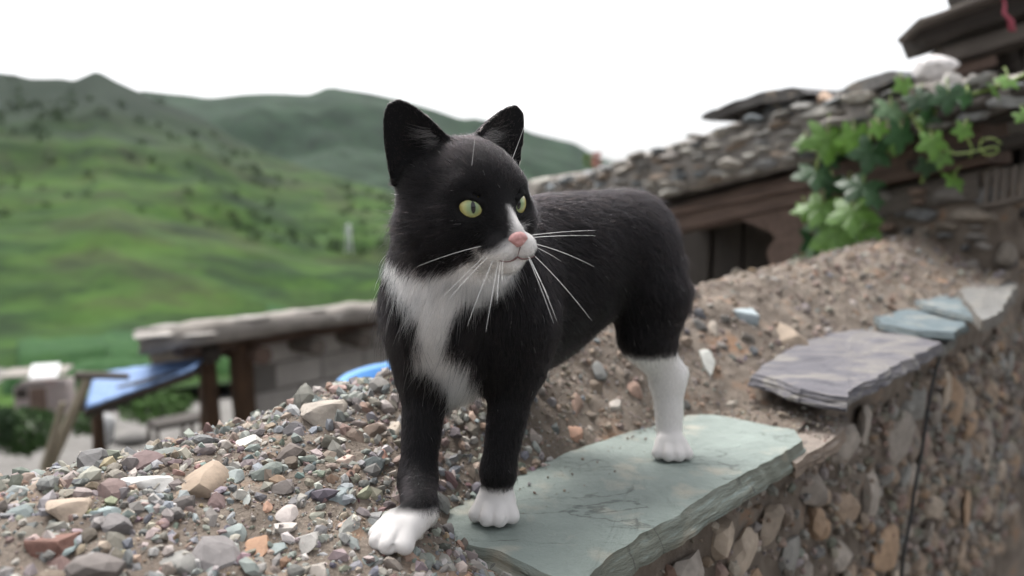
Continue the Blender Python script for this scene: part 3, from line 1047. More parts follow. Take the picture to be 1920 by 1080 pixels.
def make_fur(n_total, seed):
    g = np.random.default_rng(seed)
    q = CF
    tri = np.concatenate([q[:, [0, 1, 2]], q[:, [0, 2, 3]]])
    A, B, C_ = CV[tri[:, 0]], CV[tri[:, 1]], CV[tri[:, 2]]
    area = np.linalg.norm(np.cross(B - A, C_ - A), axis=1)
    mid_ = (A + B + C_) / 3
    fn = VN[tri].mean(1)
    view = np.array([0, 0, CAM_H]) - mid_
    view /= np.linalg.norm(view, axis=1, keepdims=True)
    face = (fn * view).sum(1)
    wgt = area * np.where(face > -.35, 1.0, .25)
    hh = (mid_ - HO) @ HB.T * 100
    headw = np.linalg.norm((hh - [0, 1, .5]) / [6.0, 7.0, 7.5], axis=1) < 1
    wgt = wgt * np.where(headw, 2.6, 1.0)
    footw = mid_[:, 2] < FLc[2] + .13
    wgt = wgt * np.where(footw, 1.5, 1.0)
    pick = g.choice(len(tri), n_total, p=wgt / wgt.sum())
    u, v = g.uniform(size=(2, n_total))
    sw = u + v > 1
    u[sw] = 1 - u[sw]; v[sw] = 1 - v[sw]
    P = A[pick] + u[:, None] * (B - A)[pick] + v[:, None] * (C_ - A)[pick]
    Nn = VN[tri[pick, 0]] * (1 - u - v)[:, None] + VN[tri[pick, 1]] * u[:, None] + VN[tri[pick, 2]] * v[:, None]
    Nn /= np.linalg.norm(Nn, axis=1, keepdims=True)
    h = (P - HO) @ HB.T * 100
    # flow and length, blended from the primitives near each root
    flow = np.zeros((n_total, 3)); ln = np.zeros(n_total); ws = np.zeros(n_total)
    radial = h - np.array([0, 6.5, -2.2])                  # face hair sweeps away from the nose
    radial /= np.linalg.norm(radial, axis=1, keepdims=True)
    face_flow = radial @ HB
    ear_w = np.zeros(n_total); eye_w = np.zeros(n_total)
    for kind, data, k, tg, mode in SD:
        bx = prim_box(kind, data)
        near = np.all((P > bx[0] - .03) & (P < bx[1] + .03), 1)
        if not near.any():
            continue
        d = np.abs(sdf_prim(kind, data, P[near]))
        w = np.exp(-np.clip(d, 0, 1) / .0045)
        if tg in FLOW:
            fl = np.array(FLOW[tg][0], float); fl = fl / np.linalg.norm(fl); l_ = FLOW[tg][1]
            fl = np.repeat(fl[None], near.sum(), 0)
        elif tg == 'ear':
            w = np.exp(-np.clip(d, 0, 1) / .0018) * 3
            fl = np.repeat((data[2][2] * .9)[None], near.sum(), 0); l_ = HLEN['ear']
            ear_w[near] = np.maximum(ear_w[near], np.clip(w / 3, 0, 1))
        elif tg == 'eye':
            eye_w[near] = np.maximum(eye_w[near], np.exp(-np.clip(d, 0, 1) / .0016))
            continue
        else:
            fl = face_flow[near]; l_ = HLEN[tg]
        flow[near] += fl * w[:, None]; ln[near] += l_ * w; ws[near] += w
    ws = np.maximum(ws, 1e-9)
    flow /= ws[:, None]; ln /= ws
    ln *= 1 - .75 * np.clip(eye_w * 1.4, 0, 1)
    # no hair inside the eye openings or on the nose leather
    keep = np.ones(n_total, bool)
    for sx, c in EYES:
        keep &= np.linalg.norm(P - c, axis=1) > EYE_R + .0016
    keep &= np.linalg.norm((h - NOSE_C) / np.array([.84, .62, .60]), axis=1) > 1
    # sparse down inside the ears
    inner = np.zeros(n_total, bool)
    for sx, base, tip, ax, opn, side in EARS:
        ql = P - base
        zz = (ql @ ax) / np.linalg.norm(tip - base)
        inner |= (ear_w > .3) & ((Nn @ opn) > .25) & (zz > 0.0)
    keep &= ~inner | (g.uniform(size=n_total) < .55)
    ln = np.where(inner, ln * .8, ln)
    ln *= g.uniform(.65, 1.2, n_total)
    stray = (g.uniform(size=n_total) < .05) & (ln > .005)
    ln = np.where(stray, ln * 1.7, ln)
    ftype = 'guard'
    # noise in the flow: locks and stray hairs
    cl = np.stack([vnoise(P * 75, 31 + q_, 2) + .8 * vnoise(P * 190, 131 + q_, 2) for q_ in range(3)], 1) * .36
    st = g.normal(0, .13, (n_total, 3))
    flow = flow + cl + st
    T = flow - (flow * Nn).sum(1, keepdims=True) * Nn
    tl = np.linalg.norm(T, axis=1, keepdims=True)
    T = T / np.maximum(tl, .15)
    lift = np.where(ln > .007, .38, .46) * g.uniform(.6, 1.35, n_total)
    lift = np.where(stray, lift * 1.35, lift)
    lift *= 1 + .45 * vnoise(P * 55, 91, 3)
    lift = np.clip(lift, .1, .88)
    w_ = whiteness(P)
    wh = (w_ + np.where((w_ > .03) & (w_ < .97), g.normal(0, .22, n_total), 0)) > .5
    wh |= (g.uniform(size=n_total) < .0012) & (ln > .004)
    # a few stray white guard hairs in the black coat
    K = 5
    tt = np.linspace(0, 1, K)
    D0 = T * np.sqrt(1 - np.clip(lift, 0, .9) ** 2)[:, None] + Nn * lift[:, None]
    pts = np.zeros((n_total, K, 3))
    pts[:, 0] = P - Nn * .0006
    cur = pts[:, 0].copy()
    for i in range(1, K):
        bend = tt[i]
        Dk = D0 - Nn * (lift * .95 * bend)[:, None] + np.array([0, 0, -.16]) * bend
        Dk /= np.linalg.norm(Dk, axis=1, keepdims=True)
        cur = cur + Dk * (ln / (K - 1))[:, None]
        pts[:, i] = cur
    pts = pts[keep]; wh = wh[keep]; ln = ln[keep]; inner = inner[keep]
    n = len(pts)
    rad = np.where(ln > .007, 1.0, .8)[:, None] * np.array([1.0, 1.0, .85, .6, .15])[None] * .000085
    rad = rad * np.where(wh, 1.05, 1.0)[:, None]
    rnd = g.uniform(size=n)
    base = np.where(wh[:, None], WHITE, BLACK)
    base = base * (1 + .35 * (rnd[:, None] - .5))
    brown = (~wh) & (g.uniform(size=n) < .2)
    base = np.where(brown[:, None], np.array([.013, .009, .0085]) * (.5 + rnd[:, None]), base)
    base = np.where(inner[:, None], np.array([.11, .080, .075]) * (.6 + .8 * rnd[:, None]), base)
    return pts, rad, base

NOSE_C = np.array([0, 5.88, -2.95])
FUR_PTS, FUR_RAD, FUR_COL = make_fur(250000, 5)
def ear_tufts():
    g = np.random.default_rng(77)
    P_, R_, C_ = [], [], []
    for sx, base, tip, ax, opn, side in EARS:
        ln = np.linalg.norm(tip - base)
        inw = -side if (side @ HB[0]) * sx > 0 else side      # towards the middle of the head
        for k in range(170):
            zz = g.uniform(.02, .45)
            half = .0265 * (1 - zz) ** .55
            r0 = base + ax * ln * zz + inw * half * g.uniform(.55, .95) + opn * .001
            d = -inw * g.uniform(.7, 1.1) + opn * g.uniform(.05, .30) + ax * g.uniform(.0, .7) + g.normal(0, .12, 3)
            d /= np.linalg.norm(d)
            L_ = g.uniform(.008, .019)
            t = np.linspace(0, 1, 5)[:, None]
            P_.append(r0 + d * L_ * t + (ax * .25 + UP * .0) * L_ * t ** 2)
            R_.append(np.array([1, .9, .7, .5, .15]) * .000075)
            C_.append(np.array([.30, .27, .26]) * g.uniform(.3, 1.2))
    return np.array(P_), np.array(R_), np.array(C_)
_t = ear_tufts()
FUR_PTS = np.concatenate([FUR_PTS, _t[0]]); FUR_RAD = np.concatenate([FUR_RAD, _t[1]]); FUR_COL = np.concatenate([FUR_COL, _t[2]])
def build_fur():
    cu = bpy.data.hair_curves.new('fur')
    n, K, _ = FUR_PTS.shape
    cu.add_curves([K] * n)
    cu.attributes['position'].data.foreach_set('vector', local(cat, FUR_PTS.reshape(-1, 3)).astype(np.float32).ravel())
    r = cu.attributes.get('radius') or cu.attributes.new('radius', 'FLOAT', 'POINT')
    r.data.foreach_set('value', FUR_RAD.astype(np.float32).ravel())
    c = cu.attributes.new('hair_col', 'FLOAT_VECTOR', 'CURVE')
    c.data.foreach_set('vector', FUR_COL.astype(np.float32).ravel())
    m, nt, N, L, b = new_mat('cat_fur')
    N.remove(b)
    a = N.new('ShaderNodeAttribute'); a.attribute_name = 'hair_col'
    hb = N.new('ShaderNodeBsdfHairPrincipled')
    hb.parametrization = 'COLOR'
    L.new(a.outputs['Vector'], hb.inputs['Color'])
    hb.inputs['IOR'].default_value = 1.32
    hb.inputs['Roughness'].default_value = .42
    hb.inputs['Radial Roughness'].default_value = .5
    L.new(hb.outputs[0], N['Material Output'].inputs['Surface'])
    cu.materials.append(m)
    o = bpy.data.objects.new('fur', cu)
    COL.objects.link(o)
    o.parent = cat
    return o
build_fur()

# eyes
def mat_eye():
    m, nt, N, L, b = new_mat('cat_eye')
    tc = N.new('ShaderNodeTexCoord')
    sp = N.new('ShaderNodeSeparateXYZ'); L.new(tc.outputs['Object'], sp.inputs[0])
    # local z looks out of the eye, y is up
    def mth(op, a, b_=None):
        n = N.new('ShaderNodeMath'); n.operation = op
        for i, v in enumerate((a, b_)):
            if v is None: continue
            if isinstance(v, (int, float)): n.inputs[i].default_value = v
            else: L.new(v, n.inputs[i])
        return n.outputs[0]
    x = mth('DIVIDE', sp.outputs['X'], .0018); y = mth('DIVIDE', sp.outputs['Y'], .0046)
    pup = mth('SQRT', mth('ADD', mth('MULTIPLY', x, x), mth('MULTIPLY', y, y)))
    rx = mth('DIVIDE', sp.outputs['X'], .0095); ry = mth('DIVIDE', sp.outputs['Y'], .0095)
    rr = mth('SQRT', mth('ADD', mth('MULTIPLY', rx, rx), mth('MULTIPLY', ry, ry)))
    nz = N.new('ShaderNodeTexNoise'); nz.inputs['Scale'].default_value = 900; nz.inputs['Detail'].default_value = 3
    L.new(tc.outputs['Object'], nz.inputs['Vector'])
    rj = mth('ADD', rr, mth('MULTIPLY', mth('SUBTRACT', nz.outputs['Fac'], .5), .25))
    iris = ramp(N, [(0.15, (.17, .25, .14)), (0.45, (.29, .36, .17)), (0.70, (.44, .42, .17)), (0.90, (.40, .32, .10)), (0.97, (.04, .03, .02))])
    L.new(rj, iris.inputs['Fac'])
    pr = ramp(N, [(0.42, G(0)), (0.52, G(1))]); L.new(mth('MULTIPLY', pup, .5), pr.inputs['Fac'])
    mx = N.new('ShaderNodeMix'); mx.data_type = 'RGBA'; mx.inputs['A'].default_value = (.004, .004, .004, 1)
    L.new(pr.outputs['Color'], mx.inputs['Factor']); L.new(iris.outputs['Color'], mx.inputs['B'])
    L.new(mx.outputs['Result'], b.inputs['Base Color'])
    b.inputs['Roughness'].default_value = .25
    b.inputs['Specular IOR Level'].default_value = .1
    b.inputs['Coat Weight'].default_value = 1.0
    b.inputs['Coat Roughness'].default_value = .03
    return m
M['eye'] = mat_eye()
def build_eyes():
    bm = bmesh.new()
    bmesh.ops.create_uvsphere(bm, u_segments=40, v_segments=28, radius=EYE_R)
    for v in bm.verts:                                     # slight corneal bulge on +z
        k = max(0, v.co.z / EYE_R - .78) / .22
        v.co.z += .0004 * k
    me = bpy.data.meshes.new('eye'); bm.to_mesh(me); bm.free()
    me.polygons.foreach_set('use_smooth', np.ones(len(me.polygons), bool))
    for sx, c in EYES:
        o = link('eye', me, M['eye'], cat)
        yaw = R(17) if sx < 0 else R(28)
        g = Vector((math.sin(yaw), -math.cos(yaw), -.02)).normalized()
        xx = Vector(HB[2]).cross(g).normalized(); yy = g.cross(xx)
        m3 = Matrix((xx, yy, g)).transposed()
        o.matrix_local = Matrix.Translation(Vector(c ) - cat.location) @ m3.to_4x4()
build_eyes()

# nose leather and mouth line
M['nose'] = mat_noise('nose_leather', [(0.3, (.42, .20, .19)), (0.7, (.56, .30, .28))], scale=300, bump=.4, bump_scale=1500, bump_dist=.0003, rough=.45, spec=.5)
def build_nose():
    bm = bmesh.new()
    bmesh.ops.create_icosphere(bm, subdivisions=4, radius=1)
    pts = []
    for v in bm.verts:
        x, y, z = v.co
        wide = .80 * (1 - .55 * max(0, -z)) * (1 - .12 * max(0, z))     # broad above, narrowing to the lip
        X, Yv, Z = x * wide, y * .46, z * .56
        for sx in (-1, 1):                                             # nostrils
            d2 = ((X - sx * .30) / .16) ** 2 + ((Z + .08) / .12) ** 2
            if Yv > 0:
                Yv -= .17 * math.exp(-d2)
        if Yv > 0:
            Yv -= .07 * math.exp(-(X / .06) ** 2)
        pts.append(hd(NOSE_C[0] + X, NOSE_C[1] + Yv - .05, NOSE_C[2] + Z))
    for v, p in zip(bm.verts, pts):
        v.co = p - np.array(cat.location)
    me = bpy.data.meshes.new('nose'); bm.to_mesh(me); bm.free()
    me.polygons.foreach_set('use_smooth', np.ones(len(me.polygons), bool))
    link('nose', me, M['nose'], cat)
build_nose()

def tube(pts, r0, r1, sides=5, closed_tip=True):
    pts = np.asarray(pts, float)
    n = len(pts)
    tan = np.gradient(pts, axis=0); tan /= np.linalg.norm(tan, axis=1, keepdims=True)
    ref = np.array([0, 0, 1.0]) if abs(tan[0][2]) < .9 else np.array([1.0, 0, 0])
    V, F = [], []
    for i in range(n):
        a = np.cross(tan[i], ref); a /= np.linalg.norm(a); b = np.cross(tan[i], a)
        r = r0 + (r1 - r0) * i / (n - 1) if np.isscalar(r0) else r0[i]
        for k in range(sides):
            q = 2 * math.pi * k / sides
            V.append(pts[i] + (a * math.cos(q) + b * math.sin(q)) * r)
    for i in range(n - 1):
        for k in range(sides):
            k2 = (k + 1) % sides
            F.append((i * sides + k, i * sides + k2, (i + 1) * sides + k2, (i + 1) * sides + k))
    F.append(tuple(range(sides))[::-1]); F.append(tuple((n - 1) * sides + k for k in range(sides)))
    return V, F

M['lip'] = mat_noise('lip_skin', [(.3, (.10, .05, .05)), (.7, (.20, .11, .10))], scale=200, bump=0, rough=.6)
def lip(pts, r):
    P = np.array([hd(*p) for p in pts])
    tt = np.linspace(0, len(P) - 1, 24)
    Q = np.stack([np.interp(tt, np.arange(len(P)), P[:, k]) for k in range(3)], 1)
    for _ in range(4):
        Q[1:-1] = (Q[:-2] + 2 * Q[1:-1] + Q[2:]) / 4
    V, F = tube(Q, r, r * .5, 6)
    link('lip', mesh_np('lip', local(cat, V), F), M['lip'], cat)
def surf_pts(xz, y0=7.0):
    out = []
    for x, z in xz:                                        # drop each point onto the muzzle from in front
        ys = np.arange(y0, 2.0, -.03)
        P = np.array([hd(x, y, z) for y in ys])
        i = np.round((P - flo) / VOX).astype(int)
        v = fld[tuple(i.T)]
        out.append((x, ys[np.argmax(v < .0011)], z))
    return out
lip(surf_pts([(0, -3.5), (0, -3.85), (0, -4.2)]), .00045)
for sx in (-1, 1):
    lip(surf_pts([(0, -4.2), (sx * .35, -4.38), (sx * .75, -4.44), (sx * 1.15, -4.40), (sx * 1.5, -4.28)]), .0007)
mw, _, _, _, _b = new_mat('whisker_hair')
_b.inputs['Base Color'].default_value = (.85, .84, .82, 1); _b.inputs['Roughness'].default_value = .35
M['whisker'] = mw
def whisker(p0, d0, ln, sag, r=.00023):
    t = np.linspace(0, 1, 14)[:, None]
    d0 = np.array(d0, float); d0 /= np.linalg.norm(d0)
    P = p0 + d0 * ln * t + np.array(sag) * ln * t ** 2
    V, F = tube(P, r, r * .25, 5)
    me = mesh_np('whisker', local(cat, V), F)
    link('whisker', me, M['whisker'], cat)
def to_px(p0, px, py, Y):
    q = at(px, py, Y); return q
# (root in head cm), tip pixel with its depth, sag
for root, (tx, ty, tY), sag in [
        ((-1.55, 4.5, -3.20), (782, 500, .50), (0, 0, -.10)), ((-1.4, 4.7, -3.50), (826, 562, .485), (0, 0, -.05)), ((-1.35, 4.75, -3.70), (842, 560, .475), (0, 0, -.07)),
        ((-1.2, 4.9, -3.75), (876, 612, .47), (0, 0, -.12)), ((-1.0, 5.0, -3.80), (911, 622, .465), (0, 0, -.06)), ((-.85, 5.05, -3.85), (932, 570, .465), (.05, 0, -.1)),
        ((-.7, 5.1, -3.90), (942, 530, .47), (.08, 0, -.1)),
        ((1.35, 4.7, -2.90), (1116, 432, .50), (0, 0, -.06)), ((1.4, 4.65, -3.05), (1116, 442, .505), (0, 0, -.06)), ((1.45, 4.7, -3.30), (1114, 500, .49), (0, 0, -.14)),
        ((1.5, 4.6, -3.40), (1052, 490, .51), (0, 0, -.15)), ((1.3, 4.8, -3.65), (1110, 602, .48), (0, 0, -.14)), ((1.2, 4.9, -3.70), (1044, 602, .475), (0, 0, -.16)),
        ((1.15, 4.9, -3.70), (1038, 606, .48), (0, 0, -.12)), ((1.1, 4.95, -3.75), (1030, 560, .475), (.04, 0, -.12)),
        ((-1.6, 2.7, 1.2), (890, 262, .50), (0, 0, .12)), ((1.7, 2.3, 1.2), (982, 240, .55), (0, 0, .05))]:
    p0 = hd(*root)
    p1 = at(tx, ty, tY)
    sg = np.array(sag, float)
    L_ = np.linalg.norm(p1 - p0)
    d = (p1 - p0) / L_ - sg
    t = np.linspace(0, 1, 14)[:, None]
    P = p0 + d * L_ * t + sg * L_ * t ** 2
    V, F = tube(P, .00024, .00006, 5)
    link('whisker', mesh_np('whisker', local(cat, V), F), M['whisker'], cat)

# ------------------------------------------------------------------ terrain: lane, terrace below, hillsides
def px_dir(px):
    return (px - 960) / F_PX

def ground_z(x, y):
    """level relative to the camera"""
    s, t = xy_to_st(np.clip(x, -3, 4), np.clip(y, -3, 4))
    d = np.hypot(x, y)
    # this side of the wall the lane, the other side the terrace one storey lower
    side = (-(x - .085) * .774 + (y - .476) * .633)
    low = -2.2 - 4.0 * sstep(7.2, 11, d) - 3.8 * sstep(20, 45, d) - .05 * np.clip(d - 45, 0, 200)
    lane = np.full_like(d, -CAM_H)
    return np.where(side > .25, low, np.minimum(lane, np.where(d > 12, low, lane)))

M['dirt'] = mat_noise('packed_earth', [(0.25, (.075, .07, .062)), (0.5, (.125, .118, .11)), (0.75, (.18, .17, .16))], scale=1.6, bump=.5, bump_scale=30, bump_dist=.02, coord='World')
def mat_hill(name, cols, far=False):
    m, nt, N, L, b = new_mat(name)
    g = N.new('ShaderNodeNewGeometry')
    def noise(scale, det, rough=.6, stretch=(1, 1, 1)):
        mp = N.new('ShaderNodeMapping'); mp.inputs['Scale'].default_value = stretch
        L.new(g.outputs['Position'], mp.inputs['Vector'])
        n = N.new('ShaderNodeTexNoise'); n.inputs['Scale'].default_value = scale; n.inputs['Detail'].default_value = det; n.inputs['Roughness'].default_value = rough
        L.new(mp.outputs[0], n.inputs['Vector'])
        return n.outputs['Fac']
    r1 = ramp(N, cols); L.new(noise(.028 if not far else .012, 8, .65), r1.inputs['Fac'])
    r2 = ramp(N, [(.35, G(.50)), (.5, G(.85)), (.65, G(1.1))]); L.new(noise(.16 if not far else .05, 6, .7), r2.inputs['Fac'])
    mx = N.new('ShaderNodeMix'); mx.data_type = 'RGBA'; mx.blend_type = 'MULTIPLY'; mx.inputs['Factor'].default_value = 1
    L.new(r1.outputs['Color'], mx.inputs['A']); L.new(r2.outputs['Color'], mx.inputs['B'])
    # faint terrace lines along the contours of the lower slope
    spz = N.new('ShaderNodeSeparateXYZ'); L.new(g.outputs['Position'], spz.inputs[0])
    az_ = N.new('ShaderNodeMath'); az_.operation = 'MULTIPLY_ADD'; az_.inputs[1].default_value = 9; L.new(noise(.02, 4), az_.inputs[0]); L.new(spz.outputs['Z'], az_.inputs[2])
    ms_ = N.new('ShaderNodeMath'); ms_.operation = 'MULTIPLY'; ms_.inputs[1].default_value = 1.1; L.new(az_.outputs[0], ms_.inputs[0])
    sn_ = N.new('ShaderNodeMath'); sn_.operation = 'SINE'; L.new(ms_.outputs[0], sn_.inputs[0])
    rt = ramp(N, [(.0, (.62, .72, .66)), (.5, (1, 1, 1)), (1.0, (1.08, 1.12, 1.0))])
    mrt = N.new('ShaderNodeMapRange'); mrt.inputs['From Min'].default_value = -1; L.new(sn_.outputs[0], mrt.inputs['Value']); L.new(mrt.outputs[0], rt.inputs['Fac'])
    mt_ = N.new('ShaderNodeMix'); mt_.data_type = 'RGBA'; mt_.blend_type = 'MULTIPLY'; mt_.inputs['Factor'].default_value = 0 if far else .8
    L.new(mx.outputs['Result'], mt_.inputs['A']); L.new(rt.outputs['Color'], mt_.inputs['B'])
    mx = mt_
    # higher slopes carry darker scrub and pines
    sp = N.new('ShaderNodeSeparateXYZ'); L.new(g.outputs['Position'], sp.inputs[0])
    ad = N.new('ShaderNodeMath'); ad.operation = 'MULTIPLY_ADD'; ad.inputs[1].default_value = 30; L.new(noise(.03, 6), ad.inputs[0]); L.new(sp.outputs['Z'], ad.inputs[2])
    mr = N.new('ShaderNodeMapRange'); mr.inputs['From Min'].default_value = 24; mr.inputs['From Max'].default_value = 50; L.new(ad.outputs[0], mr.inputs['Value'])
    m2 = N.new('ShaderNodeMix'); m2.data_type = 'RGBA'
    m2.inputs['B'].default_value = (.012, .022, .013, 1)
    L.new(mr.outputs[0], m2.inputs['Factor']); L.new(mx.outputs['Result'], m2.inputs['A'])
    L.new(m2.outputs['Result'] if not far else mx.outputs['Result'], b.inputs['Base Color'])
    b.inputs['Roughness'].default_value = .95
    b.inputs['Specular IOR Level'].default_value = .1
    return m
M['hill'] = mat_hill('grassy_hillside', [(.36, (.008, .021, .007)), (.44, (.017, .043, .008)), (.51, (.036, .076, .011)), (.57, (.034, .050, .014)), (.64, (.012, .028, .008))])
M['farhill'] = mat_hill('wooded_far_hill', [(.3, (.011, .025, .016)), (.5, (.022, .045, .023)), (.7, (.015, .031, .017))], far=True)
M['crop'] = mat_noise('green_crops', [(.3, (.016, .046, .016)), (.5, (.026, .070, .022)), (.7, (.036, .085, .025))], scale=.35, stretch=(.4, 1.6, 1), bump=.6, bump_scale=3, bump_dist=.3, coord='World', rough=.9, spec=.15)

def polar(name, mat, az, dd, zfun, kind='structure'):
    A, D = np.meshgrid(az, dd, indexing='ij')
    X = D * np.sin(A); Y = D * np.cos(A)
    Z = zfun(A, D, X, Y) + CAM_H
    idx = np.arange(A.size).reshape(A.shape)
    F = np.stack([idx[:-1, :-1], idx[:-1, 1:], idx[1:, 1:], idx[1:, :-1]], -1).reshape(-1, 4)
    me = mesh_np(name, np.stack([X, Y, Z], -1).reshape(-1, 3), F[:, ::-1])
    o = link(name, me, mat)
    tag(o, kind=kind)
    return o
AZ = np.radians(np.linspace(-85, 85, 260))
def z_ground(A, D, X, Y):
    z = ground_z(X.ravel(), Y.ravel()).reshape(X.shape)
    return z + vnoise(np.stack([X.ravel(), Y.ravel(), 0 * X.ravel()], 1) * .7, 6, 3).reshape(X.shape) * .05 * np.clip(D / 4, 0, 3)
g_o = polar('ground', M['dirt'], np.radians(np.linspace(-180, 180, 361)), np.concatenate([np.linspace(.02, 12, 110), np.geomspace(12.5, 2600, 40)]), z_ground)
# the lower fields of the far bank
RIDGE1 = np.array([(-1800, 190), (-600, 165), (-200, 140), (0, 132), (60, 140), (160, 147), (200, 131), (240, 150), (300, 182), (380, 215), (450, 262), (540, 300), (650, 334), (760, 368), (900, 405), (1100, 450), (1600, 520), (4500, 640)], float)
RIDGE2 = np.array([(-2500, 260), (-600, 225), (200, 195), (280, 170), (400, 188), (470, 182), (590, 180), (625, 165), (700, 178), (760, 192), (800, 205), (868, 226), (892, 222), (960, 236), (1000, 252), (1077, 272), (1114, 296), (1200, 325), (1400, 350), (1800, 372), (4500, 390)], float)
RIDGE2[:, 1] -= 6
def elev(px, py):
    r = (540 - py) / F_PX
    return (r * _c - _s) / (_c + r * _s)
def ridge_fun(tab):
    return lambda A: np.interp(960 + F_PX * np.tan(np.clip(A, -1.35, 1.35)), tab[:, 0], [elev(*q) for q in tab]) * np.cos(A) ** 1.0
r1f, r2f = ridge_fun(RIDGE1), ridge_fun(RIDGE2)
def z_hill(A, D, X, Y):
    e1 = r1f(A); dr = np.interp(np.degrees(A), [-40, -20, 0, 25], [330, 300, 190, 110])
    e0 = -.222 * np.cos(A) ** .0
    u = np.clip(np.log(D / 42) / np.log(dr / 42), 0, 1)
    e = e0 + (e1 - e0) * (u ** 1.15)
    z = e * D
    over = np.clip(D - dr, 0, None)
    z = z - over * .55
    p = np.stack([X.ravel(), Y.ravel(), 0 * X.ravel()], 1)
    relief = vnoise(p * .022, 12, 5).reshape(X.shape)
    gul = np.abs(vnoise(p * .011, 14, 4)).reshape(X.shape)
    env = np.clip(u * 3, 0, 1) * np.clip((1 - u) * 5, .12, 1)
    return z + (relief * .045 - gul * .05 + .012) * D * env
hill = polar('hillside', M['hill'], np.radians(np.linspace(-75, 60, 330)), np.concatenate([np.geomspace(38, 340, 190), np.linspace(350, 700, 12)]), z_hill)
def z_far(A, D, X, Y):
    e1 = r2f(A); dr = 820.
    u = np.clip((D - 320) / (dr - 320), 0, 1)
    z = (-.06 + (e1 + .06) * u ** .8) * D - np.clip(D - dr, 0, None) * .5
    p = np.stack([X.ravel(), Y.ravel(), 0 * X.ravel()], 1)
    return z + (vnoise(p * .009, 22, 5).reshape(X.shape) * .05 - np.abs(vnoise(p * .005, 24, 4)).reshape(X.shape) * .05 + .01) * D * np.clip(u * 3, 0, 1) * np.clip((1 - u) * 4, .10, 1)
polar('far_hill', M['farhill'], AZ, np.concatenate([np.linspace(320, 830, 70), np.linspace(850, 1500, 14)]), z_far)

# scrub and trees on the slopes, one mass
def leaf_clumps(n_leaf, rng, spread=1.0):
    """loose clump of small leaf faces, unit size"""
    c = rng.normal(size=(n_leaf, 3)); c /= np.linalg.norm(c, axis=1, keepdims=True)
    c *= rng.uniform(.35, 1, (n_leaf, 1)) ** .5 * spread
    return c
def leaves_mesh(name, centers, size, rng, cols, elong=1.6):
    n = len(centers)
    a = rng.normal(size=(n, 3)); a /= np.linalg.norm(a, axis=1, keepdims=True)
    b = rng.normal(size=(n, 3)); b -= (b * a).sum(1, keepdims=True) * a; b /= np.linalg.norm(b, axis=1, keepdims=True)
    s_ = (np.asarray(size) * rng.uniform(.6, 1.3, n))[:, None]
    c = np.asarray(centers)
    nn = np.cross(a, b)
    V = np.stack([c - a * s_ * elong, c - b * s_ * .6 + nn * s_ * .15, c + a * s_ * elong, c + b * s_ * .6 + nn * s_ * .15], 1).reshape(-1, 3)
    F = np.arange(4 * n).reshape(n, 4)
    me = mesh_np(name, V, F, False)
    set_color_attr(me, np.repeat(cols, 4, 0))
    return me
M['leafstuff'] = mat_noise('foliage', [(.3, G(.75)), (.7, G(1.2))], scale=3, bump=0, attr='col', rough=.75, spec=.25, coord='World')
g4 = np.random.default_rng(44)
def hill_scrub():
    n = 900
    A = g4.uniform(R(-42), R(8), n); D = np.exp(g4.uniform(np.log(150), np.log(320), n))
    X = D * np.sin(A); Y = D * np.cos(A)
    keep = (vnoise(np.stack([X, Y, 0 * X], 1) * .03, 61, 3) > -.05) | (g4.uniform(size=n) < .2)
    A, D, X, Y = A[keep], D[keep], X[keep], Y[keep]
    Z = z_hill(A[:, None], D[:, None], X[:, None], Y[:, None])[:, 0] + CAM_H
    C_, S_, K_ = [], [], []
    for x, y, z, d in zip(X, Y, Z, D):
        r = g4.uniform(.4, 1.1) * (.5 + d / 200)
        c = leaf_clumps(26, g4) * [r, r, r * .75] + [x, y, z + r * .35]
        C_.append(c); S_.append(np.full(26, r * .3))
        K_.append(np.repeat((np.array([.026, .050, .014]) * g4.uniform(.8, 1.6))[None], 26, 0) * g4.uniform(.7, 1.3, (26, 1)))
    me = leaves_mesh('hill_scrub', np.concatenate(C_), np.concatenate(S_), g4, np.concatenate(K_), 1.2)
    tag(link('hill_scrub', me, M['leafstuff']), 'dark shrubs and low trees dotted over the green hillside', 'shrubs', kind='stuff')
hill_scrub()
# terraced fields at the foot of the hill
def fields():
    # strips follow the contour: each is a raised bed of crops
    for k, (a0, a1, d0, d1, colr) in enumerate([(-36, -8, 47, 53, 0), (-30, -7, 55, 63, 1), (-24, -6.5, 66, 78, 0), (-35, -26, 58, 70, 1), (-19, -12, 84, 94, 0)]):
        az = np.radians(np.linspace(a0, a1, 50)); dd = np.linspace(d0, d1, 12)
        A, D = np.meshgrid(az, dd, indexing='ij')
        wig = vnoise(np.stack([np.degrees(A).ravel() * .25, 0 * A.ravel(), 0 * A.ravel() + k], 1), 70 + k, 3).reshape(A.shape) * 2.5
        D = D + wig
        X, Y = D * np.sin(A), D * np.cos(A)
        Z = z_hill(A, D, X, Y) + CAM_H
        edge = np.ones_like(Z); edge[0] = edge[-1] = 0; edge[:, 0] = edge[:, -1] = 0
        Z = Z - .3 + edge * (1.1 + .25 * np.sin(D * 4))
        idx = np.arange(A.size).reshape(A.shape)
        F = np.stack([idx[:-1, :-1], idx[:-1, 1:], idx[1:, 1:], idx[1:, :-1]], -1).reshape(-1, 4)
        o = link('crop_field', mesh_np('crop_field', np.stack([X, Y, Z], -1).reshape(-1, 3), F[:, ::-1]), M['crop'])
        tag(o, kind='structure')
fields()

